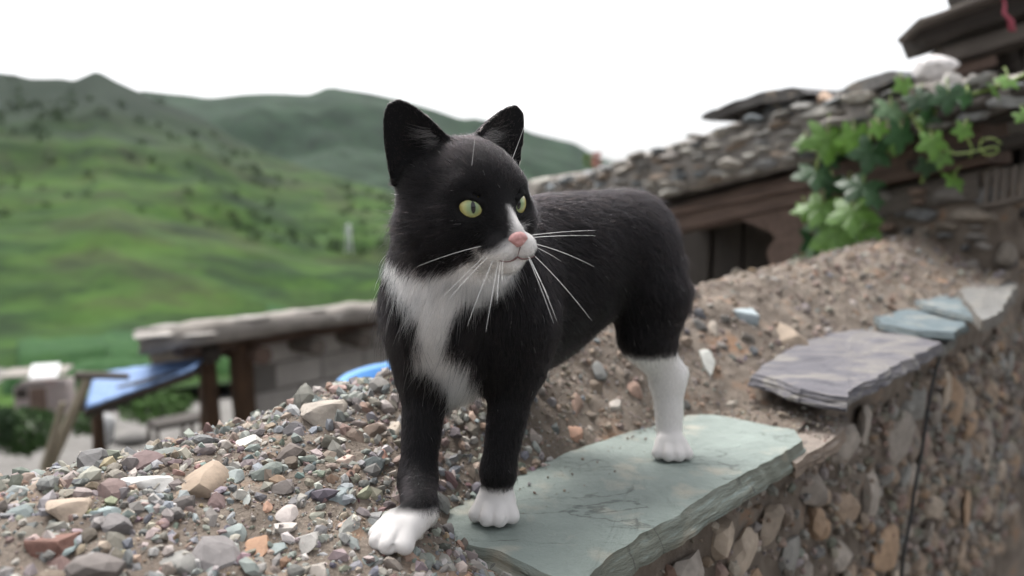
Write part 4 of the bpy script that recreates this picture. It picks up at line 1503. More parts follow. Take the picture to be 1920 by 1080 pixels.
# ------------------------------------------------------------------ timber helpers
def wood_mat(name, c0, c1, seed=0, gloss=.75):
    m = mat_noise(name, [(.25, c0), (.5, tuple((np.array(c0) + c1) / 2)), (.78, c1)], scale=6, detail=8, rough=gloss, bump=.7, bump_scale=26, bump_dist=.006, stretch=(1, 9, 9), distort=.6, seed=seed, coord='Object')
    return m
M['wood_red'] = wood_mat('red_brown_timber', (.05, .033, .026), (.16, .108, .084), 1)
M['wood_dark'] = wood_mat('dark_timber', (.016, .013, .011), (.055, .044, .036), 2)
M['wood_grey'] = wood_mat('weathered_timber', (.05, .042, .036), (.16, .135, .115), 3)
M['wood_post'] = wood_mat('smoky_post', (.02, .012, .008), (.10, .055, .03), 4)
M['wood_pale'] = wood_mat('pale_pole', (.12, .10, .07), (.30, .26, .19), 5)

def timber(name, p0, p1, width, height, mat, parent, wdir, updir=(0, 0, 1), nseg=10, rough=.004, seed=0, bevel=.004):
    """squared timber from p0 to p1 (its lower front edge), going width along wdir and height along updir"""
    p0 = np.array(p0, float); p1 = np.array(p1, float)
    ln = np.linalg.norm(p1 - p0); ex = (p1 - p0) / ln
    w = np.array(wdir, float); w -= ex * (w @ ex); w /= np.linalg.norm(w)
    u = np.array(updir, float); u -= ex * (u @ ex); u -= w * (u @ w); u /= np.linalg.norm(u)
    # local frame: x along the grain
    bm = bmesh.new()
    rows = []
    b = bevel
    sec = [(0 + b, 0), (width - b, 0), (width, b), (width, height - b), (width - b, height), (b, height), (0, height - b), (0, b)]
    for i in range(nseg + 1):
        x = ln * i / nseg
        pts = np.array([[x, a, c] for a, c in sec])
        pts[:, 1:] += np.stack([vnoise(pts * 9 + seed, 3 + seed, 3), vnoise(pts * 9 + seed, 9 + seed, 3)], 1) * rough
        rows.append([bm.verts.new(p) for p in pts])
    k = len(sec)
    for i in range(nseg):
        for j in range(k):
            bm.faces.new((rows[i][j], rows[i][(j + 1) % k], rows[i + 1][(j + 1) % k], rows[i + 1][j]))
    bm.faces.new(rows[0]); bm.faces.new(list(reversed(rows[-1])))
    bmesh.ops.recalc_face_normals(bm, faces=bm.faces)
    me = bpy.data.meshes.new(name); bm.to_mesh(me); bm.free()
    o = link(name, me, mat, parent)
    m4 = Matrix((Vector(ex), Vector(w), Vector(u))).transposed().to_4x4()
    m4.translation = Vector(p0)
    base = parent.matrix_basis.translation if parent is not None else Vector((0, 0, 0))
    m4.translation -= base
    o.matrix_local = m4
    return o

def log(name, p0, p1, r0, r1, mat, parent, seed=0, sides=12, nseg=8, wob=.12):
    p0 = np.array(p0, float); p1 = np.array(p1, float)
    ln = np.linalg.norm(p1 - p0); ex = (p1 - p0) / ln
    a = np.cross(ex, [0, 0, 1.0]) if abs(ex[2]) < .9 else np.cross(ex, [1.0, 0, 0]); a /= np.linalg.norm(a); b = np.cross(ex, a)
    V = []
    for i in range(nseg + 1):
        t = i / nseg; r = r0 + (r1 - r0) * t
        bend = np.array([vnoise([[t * 2, seed, q]], 5, 2)[0] for q in (0, 5)]) * ln * .02
        for k in range(sides):
            q = 2 * math.pi * k / sides
            rr = r * (1 + wob * vnoise([[math.cos(q) * 1.3, math.sin(q) * 1.3, t * 3 + seed * 3.3]], 8, 3)[0])
            V.append((ln * t, math.cos(q) * rr + bend[0], math.sin(q) * rr + bend[1]))
    F = [(i * sides + k, i * sides + (k + 1) % sides, (i + 1) * sides + (k + 1) % sides, (i + 1) * sides + k) for i in range(nseg) for k in range(sides)]
    F += [tuple(range(sides))[::-1], tuple(nseg * sides + k for k in range(sides))]
    me = mesh_np(name, V, F)
    me.set_sharp_from_angle(angle=R(50))
    o = link(name, me, mat, parent)
    m4 = Matrix((Vector(ex), Vector(a), Vector(b))).transposed().to_4x4()
    m4.translation = Vector(p0) - (parent.matrix_basis.translation if parent is not None else Vector((0, 0, 0)))
    o.matrix_local = m4
    return o

def rock_piece(name, me, pos, ax, size, col, parent):
    o = bpy.data.objects.new(name, me)
    COL.objects.link(o); o.parent = parent
    m4 = Matrix([Vector(a) for a in ax]).transposed().to_4x4() @ Matrix.Diagonal((*size, 1))
    m4.translation = Vector(pos) - parent.matrix_basis.translation
    o.matrix_local = m4
    return rgb(o, col)

# ------------------------------------------------------------------ the old timber house on the right, its roof of stones and mud
FE = np.array([-.4728, .8812, 0.0])            # along the front, away from the camera
FW = np.array([.8812, .4728, 0.0])             # into the house
def fpt(px, py, off=0.0):
    r = ray(px, py)
    Y = (2.157 + off * 1.1349) / (r[0] + .5365)
    return at(px, py, Y)
M['roofmud'] = mat_noise('roof_mud', [(.25, (.12, .11, .097)), (.5, (.22, .20, .18)), (.75, (.30, .27, .24))], scale=9, bump=.8, bump_scale=70, bump_dist=.01, coord='World')
house = thing('timber_house', 'old timber house with a heavy roof of mud, stones and slates', 'house', tuple(fpt(1500, 560) * [1, 1, 0] + [0, 0, .05]))
def roof_bed():
    top = np.array([(985, 342), (1015, 335), (1100, 324), (1150, 306), (1250, 274), (1340, 246), (1420, 218), (1500, 196), (1600, 178), (1720, 160), (1800, 152), (1920, 140), (2050, 120)], float)
    bot = np.array([(985, 432), (1235, 372), (1520, 303), (1900, 202), (2050, 160)], float)
    pxs = np.linspace(985, 2050, 130)
    rows = []
    for px in pxs:
        yt = np.interp(px, top[:, 0], top[:, 1]); yb = np.interp(px, bot[:, 0], bot[:, 1])
        B = fpt(px, yb, 0); T = fpt(px, yt, .015)
        prof = [B + FW * 1.3, B + FW * .03]
        for u in np.linspace(0, 1, 14):
            prof.append(B + (T - B) * u - FW * .03 * math.sin(u * math.pi) ** .7)
        for off in (.05, .1, .18, .3, .5, .8, 1.3):
            prof.append(T + FW * off + UP * .012)
        prof = np.array(prof)
        n1 = vnoise(prof * 11, 51, 4) * .016 + vnoise(prof * 42, 52, 3) * .006
        prof[1:] += (-FW * .8 + UP * .6)[None] * n1[1:, None]
        rows.append(prof)
    V = np.array(rows); a, b, _ = V.shape
    idx = np.arange(a * b).reshape(a, b)
    F = list(map(tuple, np.stack([idx[:-1, :-1], idx[1:, :-1], idx[1:, 1:], idx[:-1, 1:]], -1).reshape(-1, 4)))
    F += [(idx[i + 1, 0], idx[i, 0], idx[i, -1], idx[i + 1, -1]) for i in range(a - 1)]
    F += [tuple(idx[0]), tuple(idx[-1][::-1])]
    me = mesh_np('roof', local(house, V.reshape(-1, 3)), F)
    bm = bmesh.new(); bm.from_mesh(me); bmesh.ops.recalc_face_normals(bm, faces=bm.faces); bm.to_mesh(me); bm.free()
    roof = link('roof', me, M['roofmud'], house)
    # stones bedded in the roof's edge
    n = 0; done = []
    cols = [(.30, .29, .27), (.24, .24, .24), (.36, .33, .29), (.22, .20, .18), (.40, .38, .34), (.30, .24, .19), (.20, .22, .23)]
    for _ in range(4000):
        if n >= 150: break
        px = g4.uniform(1010, 1930); u = g4.uniform(.06, 1.0)
        yt = np.interp(px, top[:, 0], top[:, 1]); yb = np.interp(px, bot[:, 0], bot[:, 1])
        py = yb + (yt - yb) * u
        w = g4.uniform(.025, .085); h = w * g4.uniform(.16, .36)
        P = fpt(px, py, -.015)
        if any(np.linalg.norm((P - q[0]) * [1, 1, 3.0]) < (w + q[1]) * .80 for q in done): continue
        done.append((P, w))
        tilt = g4.uniform(-.30, .12)
        ex = FE * math.cos(tilt) + UP * math.sin(tilt); ez = np.cross(ex, -FW)
        o = rock_piece('stone', ROCK_SMALL[n % 12] if n % 3 else ROCK_BIG[n % 9], P, (ex, -FW, ez), (w, g4.uniform(.025, .05), h), np.array(cols[n % 7]) * g4.uniform(.75, 1.2), house)
        o.parent = roof
        n += 1
    return roof
roof = roof_bed()
def thin_slate(name, pts, thick, col, parent, depth, seed):
    """rough flat stone: an outline on the front plane pulled back into the roof"""
    P = resample(np.array(pts, float), .02)
    P = P + np.stack([vnoise(P * 20, seed + q, 3) for q in range(3)], 1) * .006
    n = len(P)
    V = list(P - FW * .03) + list(P + FW * depth + UP * .01)
    F = [tuple(range(n))[::-1], tuple(range(n, 2 * n))] + [(i, (i + 1) % n, n + (i + 1) % n, n + i) for i in range(n)]
    me = mesh_np(name, local(parent, V), F, False)
    bm = bmesh.new(); bm.from_mesh(me); bmesh.ops.recalc_face_normals(bm, faces=bm.faces); bm.to_mesh(me); bm.free()
    return rgb(link(name, me, M['slate'], parent), col)
o = thin_slate('roof_slate', [fpt(x, y) for x, y in [(1324, 224), (1332, 214), (1400, 188), (1462, 168), (1498, 166), (1526, 176), (1500, 188), (1440, 196), (1360, 222), (1345, 230)]], .02, (.045, .042, .042), house, .30, 3)
o['label'] = 'dark thin slate standing up on the roof edge'
thin_slate('roof_slate', [fpt(x, y) for x, y in [(1580, 178), (1605, 160), (1650, 144), (1690, 134), (1702, 148), (1660, 166), (1610, 182)]], .02, (.17, .18, .19), house, .2, 5)
thin_slate('roof_slate', [fpt(x, y, .05) for x, y in [(1440, 212), (1470, 190), (1520, 182), (1545, 196), (1500, 212), (1460, 222)]], .02, (.16, .18, .20), house, .15, 6)
o = rock_piece('stone', ROCK_BIG[3], fpt(1744, 136, .06), (FE, -FW, UP), (.075, .05, .042), (.60, .57, .56), house)
o['label'] = 'white lump of stone on top of the roof'
rock_piece('stone', ROCK_BIG[4], fpt(1546, 184, .02), (FE, -FW, UP), (.035, .03, .024), (.55, .40, .30), house)
rock_piece('stone', ROCK_BIG[5], fpt(1790, 155, .0), (FE, -FW, UP), (.03, .03, .03), (.50, .47, .44), house)
rock_piece('stone', ROCK_BIG[6], fpt(1830, 160, .0), (FE, -FW, UP), (.035, .03, .03), (.30, .28, .26), house)
timber('fascia_board', fpt(1000, 440, .02), fpt(1960, 200, .02), .10, .022, M['wood_dark'], house, FW, rough=.008, nseg=24)
timber('beam', fpt(1180, 454, .05), fpt(1850, 303, .05), .12, .105, M['wood_red'], house, FW, rough=.006, nseg=22, seed=2)
timber('beam', fpt(1236, 410, .035), fpt(1520, 352, .035), .02, .030, M['wood_red'], house, FW, rough=.005, nseg=14, seed=7)
timber('beam', fpt(1520, 430, .09), fpt(1838, 374, .09), .10, .078, M['wood_grey'], house, FW, rough=.006, nseg=16, seed=4)
timber('beam', fpt(1700, 322, .03), fpt(1960, 262, .03), .05, .03, M['wood_dark'], house, FW, rough=.006, nseg=12, seed=5)
def bracket(pts, depth, mat, off):
    P = np.array([fpt(x, y, off) for x, y in pts])
    n = len(P)
    V = list(P) + list(P + FW * depth)
    F = [tuple(range(n))[::-1], tuple(range(n, 2 * n))] + [(i, (i + 1) % n, n + (i + 1) % n, n + i) for i in range(n)]
    me = mesh_np('bracket', local(house, V), F, False)
    bm = bmesh.new(); bm.from_mesh(me); bmesh.ops.recalc_face_normals(bm, faces=bm.faces)
    bmesh.ops.bevel(bm, geom=[e for e in bm.edges], offset=.004, segments=2, affect='EDGES'); bm.to_mesh(me); bm.free()
    link('bracket', me, mat, house)
bracket([(1384, 410), (1520, 380), (1560, 372), (1556, 560), (1500, 560), (1466, 512), (1444, 500), (1436, 478), (1440, 462), (1452, 448), (1444, 436), (1424, 428), (1404, 420)], .10, M['wood_red'], .06)
# inside of the house: planked back wall and side wall, dark timber put there to make the opening look shaded
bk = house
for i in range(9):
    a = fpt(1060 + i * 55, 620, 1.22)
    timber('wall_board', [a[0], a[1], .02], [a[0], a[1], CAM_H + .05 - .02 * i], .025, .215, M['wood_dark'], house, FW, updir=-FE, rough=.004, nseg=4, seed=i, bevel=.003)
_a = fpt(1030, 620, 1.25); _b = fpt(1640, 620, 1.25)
timber('back_wall', [_a[0], _a[1], .02], [_b[0], _b[1], .02], .03, CAM_H - .02, M['wood_dark'], house, FW, nseg=6)  # solid dark panel added behind the boards to close the lit gaps
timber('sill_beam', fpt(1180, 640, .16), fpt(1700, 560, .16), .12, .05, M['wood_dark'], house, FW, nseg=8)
# the stone pier at the right of the opening
def pier():
    a = fpt(1652, 430, .10); e = fpt(1856, 380, .10)
    ln = np.linalg.norm((e - a)[:2])
    N1, N2 = 40, 44
    zt = lambda k: CAM_H + .02 + .10 * k / N1
    V = []
    for k in range(N1 + 1):
        for j in range(N2 + 1):
            p = a * [1, 1, 0] - FE * ln * k / N1 + UP * (.02 + (zt(k) - .02) * j / N2)
            V.append(p + FW * vnoise([p * 8], 71, 4)[0] * .02)
    idx = np.arange((N1 + 1) * (N2 + 1)).reshape(N1 + 1, N2 + 1)
    F = list(map(tuple, np.stack([idx[:-1, :-1], idx[1:, :-1], idx[1:, 1:], idx[:-1, 1:]], -1).reshape(-1, 4)))
    base = len(V)
    c = [V[idx[0, 0]] + FW * .5, V[idx[0, -1]] + FW * .5, V[idx[-1, -1]] + FW * .5, V[idx[-1, 0]] + FW * .5]
    V += c
    F += [(base, base + 1, base + 2, base + 3), tuple(list(idx[0]) + [base + 1, base]), tuple(list(idx[:, -1])[::-1] + [base + 1, base + 2]), tuple(list(idx[-1][::-1]) + [base + 3, base + 2])]
    me = mesh_np('stone_pier', local(house, V), F)
    bm = bmesh.new(); bm.from_mesh(me); bmesh.ops.recalc_face_normals(bm, faces=bm.faces); bm.to_mesh(me); bm.free()
    link('stone_pier', me, M['mud'], house)
    done = []
    for k in range(1500):
        if len(done) > 46: break
        s_ = g4.uniform(0, ln); z = CAM_H - g4.uniform(-.06, .26)
        w = g4.uniform(.022, .07); h = w * g4.uniform(.3, .6)
        if any(abs(s_ - q[0]) < (w + q[2]) * .85 and abs(z - q[1]) < (h + q[3]) * .95 for q in done): continue
        done.append((s_, z, w, h))
        P = a * [1, 1, 0] - FE * s_ + UP * z
        rock_piece('pier_stone', ROCK_SMALL[k % 12], P, (FE, -FW, UP), (w, .028, h), np.array([(.22, .20, .18), (.17, .17, .17), (.27, .23, .19), (.24, .17, .13)][k % 4]) * g4.uniform(.6, 1), house)
def pier_end():
    e0 = fpt(1856, 380, .10)
    for k in range(40):
        w = g4.uniform(.022, .06)
        P = e0 * [1, 1, 0] + FW * g4.uniform(0, .45) + UP * (CAM_H - g4.uniform(-.08, .75)) - FE * .004
        rock_piece('pier_stone', ROCK_SMALL[k % 12], P, (FW, -FE, UP), (w, .026, w * g4.uniform(.4, .9)), np.array([(.22, .19, .16), (.17, .16, .155), (.26, .20, .15)][k % 3]) * g4.uniform(.6, 1), house)
pier()
pier_end()
for i in range(7):                              # short pale slats above the pier
    a = fpt(1842 + i * 17, 384 - i * 3.2, .06)
    timber('slat', a, a + UP * .085, .012, .012, M['wood_grey'], house, FW, updir=-FE, nseg=4, seed=i, bevel=.002, rough=.002)
timber('sill_board', fpt(1830, 392, .05), fpt(2000, 362, .05), .05, .014, M['wood_grey'], house, FW, nseg=8, seed=3)
log('eave_log', fpt(1640, 262, -.03), fpt(1990, 150, -.03), .016, .024, M['wood_dark'], house, 2)

# the neighbouring, higher roof whose eave comes in from the right
upper = thing('upper_house', 'dark wooden eave of a higher house jutting over the stone roof', 'house', tuple(at(1990, 300, 2.4) * [1, 1, 0]))
def upt(px, py, off=0): return at(px, py, 2.15 + off)
UD = np.array([.70, .72, 0.08])
timber('eave_board', upt(1738, 84), upt(2120, -46), .12, .075, M['wood_dark'], upper, UD, rough=.010, nseg=16, seed=3)
timber('eave_board', upt(1830, -4, .03), upt(2120, -95, .03), .12, .06, M['wood_dark'], upper, UD, rough=.010, nseg=12, seed=13)
timber('eave_board', upt(1728, 44, -.05), upt(2120, -92, -.05), .14, .016, M['wood_grey'], upper, UD, rough=.006, nseg=16, seed=6)
timber('rafter', upt(1775, 116, .04), upt(2100, 24, .04), .12, .048, M['wood_grey'], upper, UD, rough=.006, nseg=12, seed=4)
timber('rafter', upt(1788, 146, .06), upt(1872, 120, .06), .12, .034, M['wood_red'], upper, UD, rough=.004, nseg=6, seed=5)
timber('post', upt(1925, 420, .12) * [1, 1, 0] + [0, 0, .0], upt(1925, 60, .12), .12, .12, M['wood_dark'], upper, (1, 0, 0), updir=(0, 1, 0), nseg=10, seed=8)
timber('beam', upt(1830, 172, .16), upt(2100, 96, .16), .12, .045, M['wood_dark'], upper, UD, rough=.006, nseg=12, seed=9)
for i in range(5):
    a = upt(1850 + i * 62, 150, .2)
    timber('wall_board', [a[0], a[1], .02], [a[0], a[1], a[2] + .3], .02, .11, M['wood_dark'], upper, (0, 1, 0), updir=(1, 0, 0), nseg=4, seed=i)
# a faded red ribbon tied to the eave
P = [upt(x, y, -.09) for x, y in [(1878, -20), (1886, 8), (1884, 24), (1896, 36), (1900, 58)]]
V, F = [], []
for i, p in enumerate(P):
    w = [.004, .005, .007, .010, .012][i]
    V += [p - np.array([w, 0, 0]), p + np.array([w, .004, 0]), p + np.array([w, .007, 0]), p + np.array([-w, .003, 0])]
for i in range(len(P) - 1):
    for k in range(4):
        F.append((i * 4 + k, i * 4 + (k + 1) % 4, i * 4 + 4 + (k + 1) % 4, i * 4 + 4 + k))
F += [(0, 1, 2, 3), (16, 17, 18, 19)]
M['ribbon'] = mat_noise('faded_red_cloth', [(.3, (.22, .04, .06)), (.7, (.36, .09, .12))], scale=40, bump=.2, rough=.85)
tag(link('ribbon', mesh_np('ribbon', V, F), M['ribbon']), 'faded red ribbon hanging from the dark wooden eave', 'ribbon')

# ------------------------------------------------------------------ vine
vine = thing('climbing_vine', 'green climbing vine with lobed leaves hanging from the eave beside the wall', 'vine', tuple(fpt(1560, 510, -.06)))
def leaf_material():
    m, nt, N, L, b = new_mat('vine_leaf')
    oi = N.new('ShaderNodeObjectInfo')
    tc = N.new('ShaderNodeTexCoord')
    n = N.new('ShaderNodeTexNoise'); n.inputs['Scale'].default_value = 3.5; n.inputs['Detail'].default_value = 6
    L.new(tc.outputs['Object'], n.inputs['Vector'])
    r = ramp(N, [(.3, G(.75)), (.7, G(1.3))]); L.new(n.outputs['Fac'], r.inputs['Fac'])
    mx = N.new('ShaderNodeMix'); mx.data_type = 'RGBA'; mx.blend_type = 'MULTIPLY'; mx.inputs['Factor'].default_value = 1
    L.new(oi.outputs['Color'], mx.inputs['A']); L.new(r.outputs['Color'], mx.inputs['B'])
    L.new(mx.outputs['Result'], b.inputs['Base Color'])
    b.inputs['Roughness'].default_value = .45
    tr = N.new('ShaderNodeBsdfTranslucent'); L.new(mx.outputs['Result'], tr.inputs['Color'])
    ms = N.new('ShaderNodeMixShader'); ms.inputs[0].default_value = .35
    L.new(b.outputs[0], ms.inputs[1]); L.new(tr.outputs[0], ms.inputs[2]); L.new(ms.outputs[0], N['Material Output'].inputs['Surface'])
    return m
M['leaf'] = leaf_material()
def leaf_mesh(seed):
    g = np.random.default_rng(seed)
    pts = []
    for i in range(60):
        a = 2 * math.pi * i / 60
        th = a - math.pi / 2                    # stalk at the bottom
        lob = .56 + .44 * abs(2 * ((a * 5 / (2 * math.pi) + .5) % 1) - 1) ** 1.15
        lob *= 1 - .55 * math.exp(-((a if a < math.pi else a - 2 * math.pi) / .28) ** 2)
        lob *= 1 + g.normal(0, .025)
        pts.append((math.cos(th) * lob, math.sin(th) * lob))
    V, F = [], []
    rings = (1, .75, .5, .25)
    for fr in rings:
        for (x, y) in pts:
            X, Yv = x * fr, y * fr
            r2 = X * X + Yv * Yv
            ang = math.atan2(Yv, X)
            z = -.28 * r2 + .10 * abs(math.sin(2.5 * (ang + math.pi / 2))) * fr + g.normal(0, .008)
            V.append((X, Yv, z))
    n = 60
    for k in range(3):
        for i in range(n):
            F.append((k * n + i, k * n + (i + 1) % n, (k + 1) * n + (i + 1) % n, (k + 1) * n + i))
    V.append((0, 0, .03))
    for i in range(n):
        F.append((3 * n + i, 3 * n + (i + 1) % n, 4 * n))
    me = mesh_np('leaf', V, F)
    me.materials.append(M['leaf'])
    return me
LEAF = [leaf_mesh(i) for i in range(4)]
M['stem'] = mat_noise('vine_stem', [(.3, (.09, .14, .03)), (.7, (.20, .26, .07))], scale=40, bump=.2, rough=.6)
LV = [(1552, 262, 92, 1), (1530, 326, 84, 0), (1600, 258, 62, 1), (1634, 286, 76, 0), (1672, 206, 66, 2), (1690, 252, 66, 0), (1748, 268, 54, 1), (1778, 180, 62, 0), (1722, 186, 54, 0),
      (1540, 388, 86, 1), (1598, 398, 92, 1), (1616, 348, 84, 0), (1566, 440, 96, 1), (1528, 452, 62, 0), (1622, 430, 66, 1), (1584, 476, 78, 1), (1524, 490, 56, 2), (1550, 484, 64, 1),
      (1766, 296, 40, 1), (1738, 312, 42, 0), (1806, 244, 38, 1), (1890, 152, 44, 1), (1866, 168, 38, 1), (1508, 268, 40, 1), (1648, 240, 40, 1), (1560, 345, 50, 0), (1600, 452, 56, 1), (1918, 216, 34, 1), (1540, 420, 60, 2), (1510, 395, 50, 1), (1640, 375, 40, 0), (1812, 182, 40, 0)]
for _k in range(26):                            # smaller leaves filling in between and behind
    _b = LV[g4.integers(0, 19)]
    LV.append((_b[0] + g4.normal(0, 24), _b[1] + g4.normal(0, 20), g4.uniform(26, 50), int(g4.choice([0, 0, 0, 1]))))
for i, (px, py, w, tone) in enumerate(LV):
    c = fpt(px, py, -.07 - .05 * g4.uniform() if i < 32 else -.045)
    r = w * c[1] / F_PX / 2 * 1.12
    col = [(.028, .072, .026), (.105, .215, .036), (.12, .20, .10)][tone]
    nrm = Vector((-.25 + g4.normal(0, .3), -.8, .45 + g4.normal(0, .28))).normalized()
    up = Vector((g4.normal(0, .35), 0, 1)); x = up.cross(nrm).normalized(); y = nrm.cross(x)   # tips hang down
    o = bpy.data.objects.new('leaf', LEAF[i % 4]); COL.objects.link(o); o.parent = vine
    m4 = Matrix((-x, -y, nrm)).transposed().to_4x4() @ Matrix.Diagonal((r, r * 1.05, r, 1))
    m4.translation = Vector(c) - vine.location
    o.matrix_local = m4
    rgb(o, np.array(col) * g4.uniform(.8, 1.15))
    # leaf stalk
    st = c + np.array(y) * r * .1
    e = fpt(px + g4.uniform(-12, 14), py - w * .55, -.03)
    t = np.linspace(0, 1, 6)[:, None]
    V, F = tube(st + (e - st) * t + UP * .01 * np.sin(t * math.pi), .0022, .0018, 5)
    link('stalk', mesh_np('stalk', local(vine, V), F), M['stem'], vine)
def stem(pts, r0, r1, off):
    P = np.array([fpt(x, y, off) for x, y in pts])
    tt = np.linspace(0, len(P) - 1, len(P) * 7)
    Q = np.stack([np.interp(tt, np.arange(len(P)), P[:, k]) for k in range(3)], 1)
    for _ in range(6):
        Q[1:-1] = (Q[:-2] + 2 * Q[1:-1] + Q[2:]) / 4
    V, F = tube(Q, r0, r1, 6)
    return link('stem', mesh_np('stem', local(vine, V), F), M['stem'], vine)
stem([(1960, 120), (1900, 152), (1830, 176), (1760, 190), (1700, 214), (1650, 238), (1600, 258), (1550, 268), (1528, 300), (1530, 350), (1540, 400), (1560, 440), (1570, 490), (1565, 530)], .0055, .003, -.04)
stem([(1640, 240), (1628, 290), (1620, 345), (1605, 400), (1600, 450), (1640, 440), (1672, 462)], .004, .003, -.05)
stem([(1710, 215), (1722, 240), (1740, 262), (1760, 275), (1790, 290), (1830, 284), (1868, 274), (1874, 286), (1850, 292), (1836, 280), (1840, 262), (1862, 258), (1878, 270)], .0030, .0016, -.08)
stem([(1800, 240), (1815, 262), (1824, 280), (1818, 296)], .003, .002, -.07)
stem([(1738, 300), (1730, 330), (1726, 345), (1734, 338)], .002, .0015, -.07)

# thin dry stalks standing on the roof
M['dry'] = mat_noise('dry_stalk', [(.3, (.22, .18, .13)), (.7, (.4, .34, .26))], scale=30, bump=0)
dry = thing('dry_weed', 'few thin dry weed stalks standing on the stone roof', 'weed', tuple(fpt(1585, 176, .05)))
for dx, h in ((0, 60), (8, 75), (-10, 45), (14, 50)):
    a = fpt(1585 + dx, 178, .05); b = fpt(1583 + dx * 1.6, 178 - h, .05)
    V, F = tube(np.array([a, (a + b) / 2 + [.003, 0, 0], b]), .0012, .0006, 4)
    link('stalk', mesh_np('stalk', local(dry, V), F), M['dry'], dry)
# a small red-tinged plant at the far end of the roof
rp = thing('roof_plant', 'small red and green plant growing on the far end of the stone roof', 'plant', tuple(fpt(1112, 322, .05)))
cc = np.array([fpt(1100 + g4.uniform(-6, 26), 312 - g4.uniform(0, 26), .05 + g4.uniform(-.04, .04)) for _ in range(120)])
kc = np.where(cc[:, [0]] > fpt(1108, 300, .05)[0], np.array([[.28, .10, .08]]), np.array([[.08, .13, .04]])) * g4.uniform(.7, 1.3, (120, 1))
link('leaves', leaves_mesh('leaves', local(rp, cc), np.full(120, .009), g4, kc), M['leafstuff'], rp)
V, F = tube(np.array([fpt(1112, 326, .05), fpt(1110, 296, .05)]), .003, .002, 5)
link('stem', mesh_np('stem', local(rp, V), F), M['stem'], rp)

# black cable hanging down the face of the wall
def cable():
    pts = []
    for px, py in [(1772, 640), (1762, 668), (1748, 720), (1738, 780), (1728, 850), (1716, 910), (1706, 980), (1694, 1040), (1688, 1100), (1684, 1200)]:
        r = ray(px, py)
        lo, hi = .4, 3.
        Ys = np.linspace(.4, 2.5, 800)
        s, t = xy_to_st(r[0] * Ys, r[1] * Ys)
        k = np.argmax(t > .012)
        pts.append(r * Ys[k] + [0, 0, CAM_H])
    pts = np.array(pts)
    tt = np.linspace(0, len(pts) - 1, 60)
    Q = np.stack([np.interp(tt, np.arange(len(pts)), pts[:, k]) for k in range(3)], 1)
    for _ in range(4):
        Q[1:-1] = (Q[:-2] + 2 * Q[1:-1] + Q[2:]) / 4
    V, F = tube(Q, .0028, .0028, 7)
    m, nt, N, L, b = new_mat('black_cable'); b.inputs['Base Color'].default_value = (.012, .012, .013, 1); b.inputs['Roughness'].default_value = .5
    tag(link('cable', mesh_np('cable', V, F), m), 'thin black cable hanging down the outer face of the rubble wall', 'cable')
cable()

# ------------------------------------------------------------------ the low block house down on the terrace
U4 = np.array([.643, .766, 0.0]); M4 = np.array([-.766, .643, 0.0])
RC = at(266, 664, 4.1)                           # lower front corner of its roof
GZ = CAM_H - 2.2
bh = thing('block_house', 'low house of grey concrete blocks with a mud and stone slab roof below the wall', 'house', (RC[0], RC[1], GZ))
M['block'] = mat_noise('concrete_block', [(.25, (.30, .285, .27)), (.5, (.40, .38, .36)), (.75, (.48, .46, .44))], scale=5, bump=.6, bump_scale=60, bump_dist=.006, coord='World')
M['mortar'] = mat_noise('mortar', [(.3, (.15, .14, .13)), (.7, (.20, .19, .18))], scale=12, bump=.5, bump_scale=90, bump_dist=.004, coord='World')
M['roofgrey'] = mat_noise('grey_roof_mud', [(.25, (.14, .125, .11)), (.5, (.22, .20, .18)), (.75, (.30, .27, .245))], scale=6, bump=.7, bump_scale=50, bump_dist=.01, coord='World')
def low_roof():
    N1, N2 = 90, 40
    V = []
    th = .115
    sec = []
    for j in range(11): sec.append((-.02 * math.sin(j / 10 * math.pi), th * j / 10))
    for off in np.linspace(.05, 1.1, 16): sec.append((off, th + .02 - .42 * max(0, off - .12)))
    sec += [(1.12, -.32), (.6, -.12), (.05, 0)]
    for i in range(N1 + 1):
        l = -.02 + 5.0 * i / N1
        for a, z in sec:
            p = RC + U4 * (l + .5 * max(a, 0) * (1 - i / N1)) + M4 * a + UP * z
            V.append(p)
    V = np.array(V)
    nn = vnoise(V * 4.5, 81, 4) * .035 + vnoise(V * 16, 82, 3) * .012
    V += (UP * .8 - M4 * .6 - U4 * .3)[None] * nn[:, None]
    k = len(sec)
    idx = np.arange(len(V)).reshape(N1 + 1, k)
    F = [(idx[i, j], idx[i + 1, j], idx[i + 1, (j + 1) % k], idx[i, (j + 1) % k]) for i in range(N1) for j in range(k)]
    F += [tuple(idx[0][::-1]), tuple(idx[-1])]
    me = mesh_np('roof', local(bh, V), F)
    bm = bmesh.new(); bm.from_mesh(me); bmesh.ops.recalc_face_normals(bm, faces=bm.faces); bm.to_mesh(me); bm.free()
    rf = link('roof', me, M['roofgrey'], bh)
    for q in range(22):
        l = g4.uniform(0, 3.2); a = g4.uniform(-.02, .12); w = g4.uniform(.04, .12)
        P = RC + U4 * l + M4 * a + UP * (th * (g4.uniform(.2, .9) if a < .03 else 1.08))
        rock_piece('roof_stone', ROCK_SMALL[q % 12], P, (U4, M4, UP), (w * 1.3, w * .7, .018), np.array((.42, .39, .36)) * g4.uniform(.45, .8), bh).parent = rf
low_roof()
